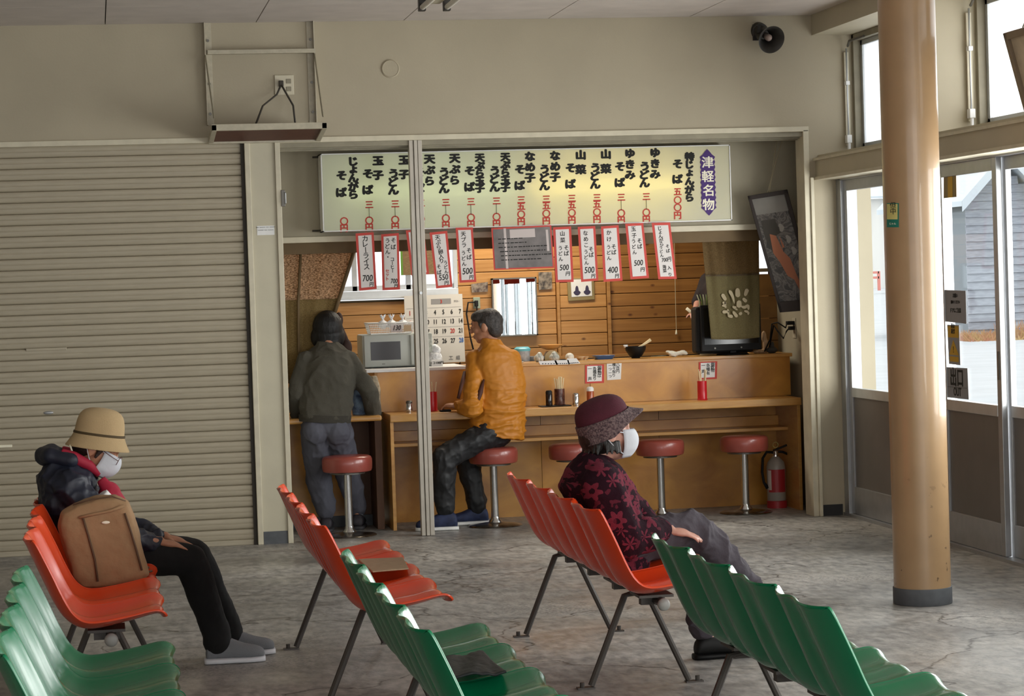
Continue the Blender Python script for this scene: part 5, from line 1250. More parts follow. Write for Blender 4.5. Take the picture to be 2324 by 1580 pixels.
# ================================================================== notices on the glass doors
def door_notice(c, lab, X, mt, parts):
    P = [atx(px, py, X) for px, py in c]; t = thing('door_notice', lab, 'notice', (P[0]+P[2])/2)
    obj('sheet', MB().slab(P, (-1, 0, 0), .0012), mt, t)
    def at(u, v): return (P[0].lerp(P[1], u)).lerp(P[3].lerp(P[2], u), v)+Vector((-.002, 0, 0))
    for s, u, v, size, mm_, of, sx in parts: text('lettering', s, mm_, t, at(u, v), size, X=(0, -1, 0), off=of, sx=sx)
    return t, at
XG = XD+.008
D('noticegrey', '8e8d90', .6); D('noticeyel', 'c79a1c', .6); D('noticebrn', '8a7240', .6)
t, at = door_notice([(2146, 833), (2196, 836), (2199, 907), (2150, 902)], 'grey exit notice on the glass door, third notice down', XG, M['noticegrey'], [('出口', .5, .36, .11, M['ink'], .003, .95), ('OUT', .5, .8, .065, M['ink'], .0015, .85)])
obj('rule_line', MB().slab([at(.06, .64), at(.94, .64), at(.94, .65), at(.06, .65)], (-1, 0, 0), .0006), M['ink'], t)
t, at = door_notice([(2145, 658), (2192, 660), (2194, 735), (2146, 730)], 'grey printed notice on the glass door above the warning notice', XG, M['noticegrey'], [('お願い', .5, .17, .026, M['ink'], .0005, 1), ('閉めてください', .5, .37, .02, M['ink'], .0005, 1), ('ドアにご注意', .5, .63, .028, M['ink'], .0008, 1)])
t, at = door_notice([(2150, 737), (2177, 738), (2180, 829), (2154, 826)], 'narrow grey and yellow warning notice with a triangle on the glass door', XG, M['noticegrey'], [])
obj('yellow_block', MB().slab([at(.05, .03), at(.95, .03), at(.95, .32), at(.05, .32)], (-1, 0, 0), .0006), M['noticeyel'], t); obj('yellow_block', MB().slab([at(.12, .8), at(.88, .8), at(.88, .93), at(.12, .93)], (-1, 0, 0), .0006), M['noticeyel'], t)
obj('warning_triangle', MB().slab([at(.48, .38), at(.92, .76), at(.08, .76)], (-1, 0, 0), .0007), M['noticeyel'], t)
text('lettering', '開放\n厳禁', M['ink'], t, at(.5, .1)+Vector((-.001, 0, 0)), .03, X=(0, -1, 0), off=.0005)
text('lettering', '!', M['ink'], t, at(.48, .62)+Vector((-.001, 0, 0)), .05, X=(0, -1, 0), off=.001)
t, at = door_notice([(2142, 386), (2170, 385), (2171, 447), (2142, 450)], 'yellow-brown sticker at the top of the glass door', XG, M['noticebrn'], [])
obj('yellow_stripe', MB().slab([at(.35, .0), at(.72, .0), at(.72, 1), at(.35, 1)], (-1, 0, 0), .0006), M['noticeyel'], t)

# ================================================================== outside
D('asphalt', 'aeb0b2', .9, var=.05, vs=1.5); D('housew', 'cfcfcf', .8); D('shedw', '9599a1', .9, var=.13, vs=5, stretch=(1, 1, 6), c2=None); D('roofw', 'bcc4cb', .7)
D('eaves', '7d8489', .8)
struct('outside_ground', MB().box((5.4, -60, -.25), (260, 300, -.1)), M['asphalt'])
# weathered shed: gable wall of clapboards, each a piece
Ysh = 52.0
def sp_(px, py, Y=Ysh): return aty(px, py, Y)
t = thing('weathered_shed', 'weathered grey clapboard shed with a steep gable seen through the glass door', 'shed', sp_(2290, 765))
ap = sp_(2268, 352); ev = sp_(2166, 470); wl = sp_(2191, 500).x; wr_ = wl+ (ap.x-wl)*2
def gable_x(z):   # left slope of the roof
    s = (ap.z-z)/(ap.z-ev.z); return ap.x+(ev.x-ap.x)*s
zz0 = -.1; hgt = .185; k = 0
while zz0+hgt*k < ap.z-.2:
    z0 = zz0+hgt*k; z1 = z0+hgt*1.04; xl = max(wl, gable_x(z1)+.05); xr2 = 2*ap.x-xl
    if xr2-xl > .1:
        M3 = Matrix.Rotation(-.22, 3, 'X'); obj('clapboard', MB().box((xl, Ysh-.03, z0), (xr2, Ysh+.01, z1), M3), M['shedw'], t)
    k += 1
obj('wall_core', MB().slab([(wl+.05, Ysh+.02, -.1), (2*ap.x-wl-.05, Ysh+.02, -.1), (2*ap.x-wl-.05, Ysh+.02, ev.z-.1), (ap.x, Ysh+.02, ap.z-.1), (wl+.05, Ysh+.02, ev.z-.1)], (0, 1, 0), 5), M['eaves'], t)
for sg in (-1, 1):
    e_ = Vector((ap.x+sg*(ap.x-ev.x), Ysh-.5, ev.z)); a_ = Vector((ap.x, Ysh-.5, ap.z))
    obj('roof_slope', MB().slab([e_, a_, a_+Vector((0, 6, 0)), e_+Vector((0, 6, 0))], (0, 0, 1), .12), M['roofw'], t)
    obj('barge_board', MB().slab([e_+Vector((0, -.04, -.12)), a_+Vector((0, -.04, -.12)), a_+Vector((0, -.04, .14)), e_+Vector((0, -.04, .14))], (0, 1, 0), .05), M['roofw'], t)
# dry reddish grass at the foot of the shed
mb = MB(); rnd = random.Random(9)
for k in range(900):
    x = rnd.uniform(sp_(2150, 765, 51).x, sp_(2320, 765, 51).x); y = rnd.uniform(49.5, 51.8); h = rnd.uniform(.12, .5) if x > wl+.5 else rnd.uniform(.05, .25); a_ = rnd.uniform(-.25, .25)
    v0 = mb.bm.verts.new((x-.02, y, -.1)); v1 = mb.bm.verts.new((x+.02, y, -.1)); v2 = mb.bm.verts.new((x+a_, y, -.1+h)); mb.bm.faces.new((v0, v1, v2))
o = obj('dry_grass', mb, D('drygrass', 'a8705a', .9, c2='b59a6a', vs=3), None, kind='stuff'); tag(o, 'dry reddish grass along the foot of the weathered shed', 'grass')
# pale houses further off
def house(lab, x0, x1, Y, zt, mats, wins, roof=True):
    t = thing('distant_house', lab, 'house', ((x0+x1)/2, Y, -.1)); obj('wall', MB().box((x0, Y, -.1), (x1, Y+8, zt)), mats, t)
    if roof: obj('roof', MB().slab([(x0-.6, Y-.8, zt), (x1+.6, Y-.8, zt), (x1+.6, Y+4, zt+1.6), (x0-.6, Y+4, zt+1.6)], (0, 0, 1), .2), M['roofw'], t)
    for (a_, b_) in wins:
        w = obj('window', MB().box((a_.x, Y-.06, b_.z), (b_.x, Y+.02, a_.z)), M['alu2'], t)
        g = MB(); n2 = 3
        for i in range(n2):
            xa = a_.x+(b_.x-a_.x)*(i+.08)/n2; xb = a_.x+(b_.x-a_.x)*(i+.92)/n2; g.box((xa, Y-.09, b_.z+.08), (xb, Y-.05, a_.z-.08))
        pane = obj('pane', g, D('hwin%d' % random.randint(0, 10**6), '8b97a6', .3), None)
        for v_ in pane.data.vertices: v_.co -= t.location
        pane.parent = w
    return t
Yh = 200.0
a = aty(1915, 445, Yh); b = aty(2012, 660, Yh)
house('pale two-storey house far beyond the leftmost glazed door', a.x, b.x+3, Yh, aty(1960, 452, Yh).z, D('housewall', 'd6d4d0', .8), [(aty(1940, 470, Yh), aty(1978, 530, Yh)), (aty(1944, 590, Yh), aty(1980, 612, Yh))])
a = aty(2100, 640, 150); b = aty(2189, 640, 150)
house('pale low annexe just left of the weathered shed', a.x, b.x+6, 150, aty(2165, 567, 150).z, D('annex', 'b9b9b6', .8), [], roof=False)
# red railing far outside
t = thing('red_railing', 'red painted railing in front of the pale distant house', 'railing', aty(1960, 655, 180))
D('redrail', 'cc7a70', .6)
a = aty(1925, 618, 180); b = aty(1995, 618, 180); lo_ = -.1
for f_ in (0, .45): obj('rail', MB().box((a.x, 180, a.z-.9*f_-.18), (b.x, 180.2, a.z-.9*f_)), M['redrail'], t)
for i in range(5): 
    x = a.x+(b.x-a.x)*i/4; obj('post', MB().box((x-.1, 180, lo_), (x+.1, 180.2, a.z)), M['redrail'], t)
# ================================================================== people
def tex(name, sc):
    t = bpy.data.textures.new(name, 'CLOUDS'); t.noise_scale = sc; t.noise_depth = 2; return t
TX1, TX2 = tex('folds', .09), tex('creases', .035)
def sculpt(name, mb, m, parent, vox=.006, sm=4, fold=0.0, crease=0.0, **k):
    md = [('REMESH', dict(mode='VOXEL', voxel_size=vox)), ('SMOOTH', dict(iterations=sm, factor=.6))]
    if fold: md.append(('DISPLACE', dict(texture=TX1, texture_coords='GLOBAL', strength=fold, mid_level=.5)))
    if crease: md.append(('DISPLACE', dict(texture=TX2, texture_coords='GLOBAL', strength=crease, mid_level=.5)))
    return obj(name, mb, m, parent, smooth=True, mods=md, **k)
V = Vector
def _last(n):
    c = [o.name for o in bpy.data.objects if o.name.split('.')[0] == n]; return sorted(c)[-1]
def frame(f, u):
    f = V(f).normalized(); s = f.cross(V(u)).normalized(); u2 = s.cross(f).normalized(); return f, u2, s   # forward, up, right
def head(mb, C, f, u, k=1.0):
    f, u, s = frame(f, u); R = Matrix((s, f, u)).transposed(); C = V(C)
    def e(a, b, c, r): mb.ell(C+s*a*k+f*b*k+u*c*k, (r[0]*k, r[1]*k, r[2]*k), R, 18)
    e(0, -.012, .022, (.072, .088, .085)); e(0, .018, .0, (.066, .075, .085)); e(0, .035, -.045, (.052, .052, .055)); e(0, .062, -.078, (.024, .022, .02))
    e(0, .08, .035, (.045, .014, .025))                      # brow
    mb.tube([C+f*.09*k+u*.022*k, C+f*.112*k-u*.018*k], [.007*k, .013*k], 8); e(0, .106, -.02, (.015, .011, .010))     # nose
    for q in (-1, 1):
        e(.045*q, .058, -.012, (.02, .022, .02)); e(.075*q, -.002, -.004, (.009, .02, .032)); e(.03*q, .087, .012, (.014, .009, .009))
    e(0, .09, -.046, (.024, .012, .006)); e(0, .088, -.058, (.02, .012, .007))      # lips
    return f, u, s
def hand(mb, W, d, n, side, k=1.0, curl=.35, spread_=.10):
    """W wrist, d towards the fingers, n out of the back of the hand, side = towards the thumb"""
    d = V(d).normalized(); n = (V(n)-d*V(n).dot(d)).normalized(); sd = d.cross(n).normalized()
    if sd.dot(V(side)) < 0: sd = -sd
    W = V(W)
    R = Matrix((sd, d, n)).transposed()
    mb.ell(W+d*.045*k, (.038*k, .052*k, .016*k), R, 14); mb.tube([W-d*.02*k, W+d*.02*k], [.022*k, .026*k], 12)
    for i, (o, L, r) in enumerate(((.028, .072, .0085), (.010, .080, .009), (-.009, .074, .0085), (-.027, .058, .0075))):
        b = W+d*.075*k+sd*o*k; a0 = (o*3.0)*spread_*3; dd = (d+sd*a0).normalized(); pts = [(W+d*.05*k+sd*o*.8*k, r*1.1*k), (b, r*1.1*k)]; p = b; an = 0
        for j, fr in enumerate((.45, .30, .25)):
            an += curl*(1+.3*i*.5); v = dd*math.cos(an)-n*math.sin(an); p = p+v*L*fr*k; pts.append((p, r*(1-.10*(j+1))*k))
        mb.chain(pts, 8)
    b = W+d*.02*k+sd*.022*k; m1 = b+(d*.6+sd*.75-n*.15).normalized()*.038*k; m2 = m1+(d*.9+sd*.3-n*.25).normalized()*.028*k
    mb.chain([(b, .012*k), (m1, .0105*k), (m2, .0085*k)], 8)
def shoe(t, A, d, L, m_up, m_sole, h=.075, w=.045, lab=None):
    """A = ankle above the heel, on the floor plane z=0"""
    d = V((d[0], d[1], 0)).normalized(); s = V((d.y, -d.x, 0)); A = V((A[0], A[1], 0)); heel = A-d*L*.27; U = V((0, 0, 1))
    secs = []
    for f_, ww, hh in ((0.0, .62, .45), (.06, .8, .95), (.22, .86, 1.0), (.36, .86, .95), (.5, .95, .78), (.66, 1.05, .60), (.8, 1.0, .54), (.92, .82, .46), (.985, .5, .30)):
        c = heel+d*L*f_+U*(.018+h*hh*.5-.0); secs.append((c, s*w*ww, U*h*hh*.5))
    up = obj('shoe', MB().loft(secs, 20, pw=.85), m_up, t, smooth=60, mods=[('SUBSURF', dict(levels=1))], label=lab)
    secs = []
    for f_, ww in ((-.02, .55), (.02, .8), (.2, .93), (.4, .9), (.65, 1.1), (.82, 1.04), (.93, .84), (.99, .5)):
        secs.append((heel+d*L*f_+U*.0125, s*w*ww*1.04, U*.0125))
    so = MB().loft(secs, 16, pw=.6); so = obj('sole', so, m_sole, None, smooth=60)
    for v_ in so.data.vertices: v_.co -= wloc(up)
    so.parent = up; return up
def leg_chain(mb, H, K, A, r0, r1, r2, r3=None):
    H, K, A = V(H), V(K), V(A); mb.chain([(H, r0), (H.lerp(K, .5), r0*.92), (K, r1), (K.lerp(A, .35), r1*.98), (A, r2)], 16)
def bodymesh(t, J, m, k=1.0, vox=.0055):
    mb = MB(); f, u, s = head(mb, J['C'], J['f'], J['u'], k)
    C = V(J['C']); nk = V(J['neck'])
    mb.caps(C-u*.06-f*.01, .047*k, nk, .052*k); pel = V(J['pel'])
    sp = J.get('spine', nk.lerp(pel, .45)); sp = V(sp)
    mb.chain([(nk, .05), (sp, .085), (pel, .09)], 14)
    for q in ('l', 'r'):
        S, E, W_ = V(J['S'+q]), V(J['E'+q]), V(J['W'+q]); mb.chain([(nk.lerp(S, .3)-V((0, 0, .03)), .045), (S, .045)], 12); mb.chain([(S, .043), (E, .034), (W_, .023)], 12)
        if 'hd'+q in J: hand(mb, W_, J['hd'+q], J['hn'+q], J['hs'+q], k, J.get('hc'+q, .3))
        H, K, A = V(J['H'+q]), V(J['K'+q]), V(J['A'+q]); mb.chain([(pel, .08), (H, .07), (K, .045), (A, .03)], 12)
        fd = V(J['fd'+q]).normalized(); mb.chain([(A, .03), (A+fd*.1-(V((0, 0, A.z-.045)) if abs(fd.z) < .1 else V()), .02)], 10)
    return sculpt('body', mb, m, t, vox, 2), (f, u, s)
def torso(mb, secs, pw=.9): mb.loft(secs, 24, pw=pw)
def mask(t, C, f, u, k=1.0, m=None):
    f, u, s = frame(f, u); C = V(C)
    def g(a, b):
        th = (a-.5)*2*1.15; z = -.088+.108*b; r = .096+.018*math.cos(th*1.1)*math.sin(PI*b)+.004*math.cos(b*20)*(.3)
        th *= 1.15; F_ = .088+.034*math.sin(PI*min(1, b*.93+.03))**.7+.018*b
        sx = .0725*k*math.sin(th)*(1 if b > .3 else .8+.2*b/.3); fy = (.024+(F_-.024)*math.cos(th))*k
        return C+s*sx+f*(fy-.0)+u*(z*k)
    mm_ = obj('face_mask', MB().grid(g, 24, 14), m, t, smooth=True, mods=[('SOLIDIFY', dict(thickness=.002))], label='white pleated face mask')
    w0 = wloc(mm_)
    for q in (0, 1):
        sg = -1 if q == 0 else 1
        L_ = MB().tube([g(q, .9), C+s*sg*.084*k+f*.0-u*.0+u*.02*k, C+s*sg*.086*k-f*.022*k-u*.01*k, C+s*sg*.08*k+f*.005*k-u*.04*k, g(q, .15)], .0022, 6); o = obj('ear_loop', L_, m, None, smooth=True)
        for v_ in o.data.vertices: v_.co -= w0
        o.parent = mm_
    return mm_
def facebits(t, C, f, u, k=1.0):
    f, u, s = frame(f, u); C = V(C)
    for q in (-1, 1):
        obj('eye', MB().ell(C+s*.03*q*k+f*.0935*k+u*.012*k, (.010, .006, .0045), Matrix((s, f, u)).transposed(), 10), M['eyedark'], t, smooth=True)
        obj('eyebrow', MB().tube([C+s*.016*q*k+f*.096*k+u*.033*k, C+s*.046*q*k+f*.083*k+u*.034*k], .0035, 6), M['hairblk'], t, smooth=True)
D('eyedark', '1c1310', .3); D('hairblk', '16120f', .5, bump=.5, bs=150, stretch=(1, 1, .15)); D('hairgrey', '2b2725', .6, c2='4a4542', vs=60, bump=.5, bs=150)
D('skin', 'b27e62', .5, var=.05, vs=20, sub=.1); D('skinp', 'c79482', .5, var=.05, vs=20, sub=.1); D('maskw', 'c6c9cf', .8, bump=.15, bs=40)

# ------------------------------------------------ seated woman in a tan hat (left)
Y0 = 9.86
P = lambda px, py, y=Y0: aty(px, py, y)
t = thing('person', 'seated woman in tan hat, white mask, navy jacket and black trousers', 'person', (-.03, Y0, 0))
D('navy', '161b2b', .55, var=.1, vs=8, bump=.15, bs=30); D('crimson', '9c1030', .7); D('blackcloth', '0c0c0d', .9); D('knitgrey', '7d8084', .95, bump=.4, bs=250); D('solew', 'd9dbe0', .6)
f1 = V((.83, -.10, -.55)); u1 = V((.5, 0, .8)); C = P(215, 1018); C = V((C.x, Y0, C.z))
J = dict(C=C, f=f1, u=u1, neck=P(170, 1065), pel=V((-.03, Y0, .505)), spine=V((-.14, Y0, .66)),
    Sl=V((-.125, Y0+.15, .79)), El=V((.03, Y0+.21, .57)), Wl=V((.24, Y0+.09, .535)), Sr=V((-.13, Y0-.15, .79)), Er=V((.01, Y0-.21, .575)), Wr=V((.215, Y0-.10, .535)),
    hdl=(1, -.1, -.25), hnl=(0.2, 0, 1), hsl=(0, -1, 0), hdr=(1, .12, -.22), hnr=(.2, 0, 1), hsr=(0, 1, 0), hcr=.12, hcl=.12,
    Hl=V((-.0, Y0+.085, .50)), Kl=V((.37, 9.99, .452)), Al=V((.50, 10.09, .10)), Hr=V((-.0, Y0-.085, .50)), Kr=V((.345, 9.80, .45)), Ar=V((.445, 9.91, .10)), fdl=(1, .05, 0), fdr=(1, .0, 0))
_, (hf, hu, hs) = bodymesh(t, J, M['skin'])
mb = MB()
torso(mb, [(V((-.03, Y0, .44)), V((.13, 0, 0)), V((0, .17, 0))), (V((-.07, Y0, .56)), V((.145, 0, 0)), V((0, .175, 0))), (V((-.125, Y0, .69)), V((.135, 0, -.02)), V((0, .18, 0))), (V((-.14, Y0, .79)), V((.12, 0, -.03)), V((0, .185, 0))), (V((-.125, Y0, .85)), V((.095, 0, -.03)), V((0, .13, 0))), (V((-.11, Y0, .885)), V((.07, 0, -.03)), V((0, .07, 0)))])
for q, sg in (('l', 1), ('r', -1)):
    mb.chain([(J['S'+q]-V((0, 0, .01)), .068), (J['S'+q].lerp(J['E'+q], .5), .066), (J['E'+q], .062), (J['E'+q].lerp(J['W'+q], .6), .058), (J['W'+q]-V((.03, 0, 0)), .042), (J['W'+q]+V((0, 0, 0)), .03)], 16)
jk = sculpt('jacket', mb, M['navy'], t, .006, 5, .014, 0); wrinkle(jk, .016, (10, 10, 10), 3)
# hood and collar
mb = MB(); 
for a, b, r in (((-.2, .08, .905), (-.23, 0, .90), .04), ((-.23, 0, .90), (-.2, -.08, .905), .04), ((-.2, -.08, .905), (-.12, -.105, .885), .034), ((-.2, .08, .905), (-.12, .105, .885), .034)):
    mb.caps(V((a[0], Y0+a[1], a[2])), r, V((b[0], Y0+b[1], b[2])), r*.9)
sculpt('hood', mb, M['navy'], t, .006, 4, .01)
mb = MB(); mb.tube([V((-.16, Y0-.088, .915)), V((-.11, Y0-.092, .895)), V((-.05, Y0-.075, .86)), V((-.01, Y0-.045, .82))], [.02, .026, .022, .016], 10); mb.tube([V((-.16, Y0+.088, .915)), V((-.11, Y0+.092, .895)), V((-.05, Y0+.075, .86)), V((-.01, Y0+.045, .82))], [.02, .026, .022, .016], 10)
sculpt('collar_lining', mb, M['crimson'], t, .005, 2)
mb = MB(); mb.tube([V((-.005, Y0-.075, .80)), V((.04, Y0-.085, .735)), V((.075, Y0-.09, .66))], [.02, .038, .045], 12); mb.ell(V((.03, Y0-.06, .72)), (.05, .07, .07)); sculpt('red_front', mb, M['crimson'], t, .006, 3, .008, label='crimson jacket front panel')
mb = MB(); mb.tube([V((-.005, Y0-.15, .745)), V((.035, Y0-.135, .69))], [.03, .035], 12); sculpt('white_shirt', mb, M['white'], t, .006, 2, label='white shirt showing at the chest')
mb = MB(); mb.ell(V((-.02, Y0, .495)), (.12, .165, .10))
for q in 'lr': leg_chain(mb, J['H'+q]+V((.02, 0, 0)), J['K'+q], J['A'+q]+V((.0, 0, .03)), .085, .068, .058); mb.caps(J['A'+q]+V((0, 0, .05)), .056, J['A'+q]+V((.005, 0, -.005)), .062)
sculpt('trousers', mb, M['blackcloth'], t, .0065, 4, .014)
for q in 'rl': shoe(t, J['A'+q]+V((.02, 0, 0)), J['fd'+q], .25, M['knitgrey'], M['solew'], .10)
# hair
mb = MB(); R_ = Matrix((hs, hf, hu)).transposed(); mb.ell(C+hu*.02-hf*.03, (.079, .08, .085), R_); 
for q in (-1, 1): mb.tube([C+hs*.074*q+hf*.03+hu*.02, C+hs*.077*q+hf*.025-hu*.03], [.014, .006], 8)
sculpt('hair', mb, D('hairbrown', '2c1a14', .6, bump=.5, bs=150), t, .005, 2)
mask(t, C, hf, hu, 1.0, M['maskw'])
g = MB()
for q in (-1, 1): 
    c0 = C+hs*.034*q+hf*.112+hu*.008; g.tube([c0+hs*.024*math.cos(a_)+hu*.018*math.sin(a_) for a_ in [i*2*PI/14 for i in range(15)]], .0016, 5); g.tube([c0+hs*.024*q, C+hs*.078*q+hf*.01+hu*.015], .0016, 5)
obj('spectacles', g, D('specs', '6a4a44', .3, .5), t, smooth=True)
# hat
hc = P(225, 988); hc = V((hc.x, Y0, hc.z)); hx = V((.985, 0, -.17)); hz = V((.17, 0, .985))
def hatlathe(prof, ey=.86, fx=lambda r, a: r): 
    mb = MB(); secs = []
    for r, z in prof: secs.append((hc+hz*z, hx*r, V((0, r*ey, 0))))
    return mb.loft(secs, 48)
D('hattan', 'b59c74', .95, var=.05, vs=10, bump=.25, bs=220); D('hatband', '4a3b20', .8)
hat = obj('hat', hatlathe([(.128, -.052), (.131, -.056), (.133, -.052), (.118, -.03), (.103, 0), (.101, .02), (.098, .055), (.089, .085), (.07, .103), (.04, .112), (.01, .113)]), M['hattan'], t, smooth=50, mods=[('SUBSURF', dict(levels=1))], label='tan felt bucket hat')
bd = hatlathe([(.104, -.001), (.1065, .001), (.1055, .009), (.102, .01)]); bd = obj('hat_band', bd, M['hatband'], None, smooth=50)
for v_ in bd.data.vertices: v_.co -= wloc(hat)
bd.parent = hat
st = MB().tube([hc-hx*.11+V((0, -.02, 0))-hz*.03, P(160, 1010)+V((0, -.06, 0)), P(168, 1035)+V((0, -.08, 0)), P(182, 1042)+V((0, -.085, 0))], .004, 6); obj('chin_strap', st, M['cream'], t, smooth=True)

# backpack on the seat beside her
D('packtan', '9a7a58', .85, var=.06, vs=9, bump=.2, bs=60); D('zip', '5c4633', .8)
Yb = 9.40
out = [(131, 1190), (140, 1160), (170, 1140), (215, 1125), (262, 1122), (290, 1135), (303, 1165), (312, 1200), (325, 1255), (338, 1300), (322, 1318), (250, 1333), (185, 1330), (165, 1310), (150, 1260), (136, 1215)]
OP = [aty(x, y, Yb) for x, y in out]; cen = sum(OP, V())/len(OP)
t = thing('backpack', 'tan fabric backpack standing on the orange bench seat', 'backpack', (cen.x, Yb, .42))
mb = MB(); rings = []
for dy, sc in ((-.1, .55), (-.098, .80), (-.085, .93), (-.05, 1.0), (.03, 1.0), (.065, .93), (.075, .75)):
    rings.append([mb.bm.verts.new(cen+(p-cen)*sc+V((0, dy-.02, 0))) for p in OP])
for a, b in zip(rings, rings[1:]):
    for i in range(len(a)): mb.bm.faces.new((a[i], a[(i+1) % len(a)], b[(i+1) % len(a)], b[i]))
mb.bm.faces.new(rings[0]); mb.bm.faces.new(rings[-1][::-1])
sculpt('main_bag', mb, M['packtan'], t, .007, 5, .012, .005)
def onp(px, py, dy=-.127): return aty(px, py, Yb+dy)
obj('front_zip', MB().tube([onp(188, 1175), onp(200, 1215), onp(215, 1270), onp(222, 1320)], .0045, 6), M['zip'], t, smooth=True)
obj('front_zip', MB().tube([onp(283, 1165), onp(295, 1200), onp(310, 1250), onp(322, 1295)], .0045, 6), M['zip'], t, smooth=True)
obj('top_zip', MB().tube([onp(165, 1146, -.085), onp(210, 1133, -.09), onp(255, 1127, -.09), onp(285, 1138, -.085)], .003, 6), M['zip'], t, smooth=True)
mb = MB(); mb.tube([onp(180, 1175), onp(215, 1167, -.127), onp(250, 1160, -.127), onp(282, 1148)], [.006]*4, 8); obj('pocket_welt', mb, M['packtan'], t, smooth=True)
obj('stitched_emblem', MB().ell(onp(240, 1186, -.127), (.016, .003, .006)), M['cream'], t, smooth=True)
for x, y in ((331, 1290), (338, 1298)): obj('side_strap', MB().tube([onp(x-12, y-8, -.05), onp(x, y, -.05), onp(x+8, y-2, -.05)], .005, 6), M['zip'], t, smooth=True)

# ------------------------------------------------ seated woman in a maroon hat (right)
Y0 = 9.05
P = lambda px, py, y=Y0: aty(px, py, y)
t = thing('person', 'seated woman in maroon hat, white mask and rose-patterned maroon cardigan', 'person', (1.97, Y0, 0))
C = P(1374, 988); f2 = V((.97, .12, .02)); u2 = V((-.1, 0, 1))
J = dict(C=C, f=f2, u=u2, neck=P(1345, 1045), pel=V((1.95, Y0, .51)), spine=P(1340, 1180),
    Sl=P(1345, 1085, Y0+.14), El=P(1440, 1165, Y0+.2), Wl=P(1510, 1225, Y0+.06), Sr=P(1365, 1100, Y0-.17), Er=P(1420, 1225, Y0-.21), Wr=P(1514, 1203, Y0-.10),
    hdl=(1, -.2, -.3), hnl=(0.3, 0, 1), hsl=(0, -1, 0), hdr=(1, .05, -.20), hnr=(.2, -.2, .95), hsr=(0, 1, .0), hcr=.15, hcl=.2,
    Hl=V((1.99, Y0+.085, .50)), Kl=V((2.33, Y0+.12, .46)), Al=V((2.365, 9.28, .10)), Hr=V((1.99, Y0-.085, .51)), Kr=P(1572, 1198, Y0+.0), Ar=P(1715, 1345, Y0+.12), fdl=(1, .1, 0), fdr=(.75, 0, -.66))
_, (hf, hu, hs) = bodymesh(t, J, M['skinp'])
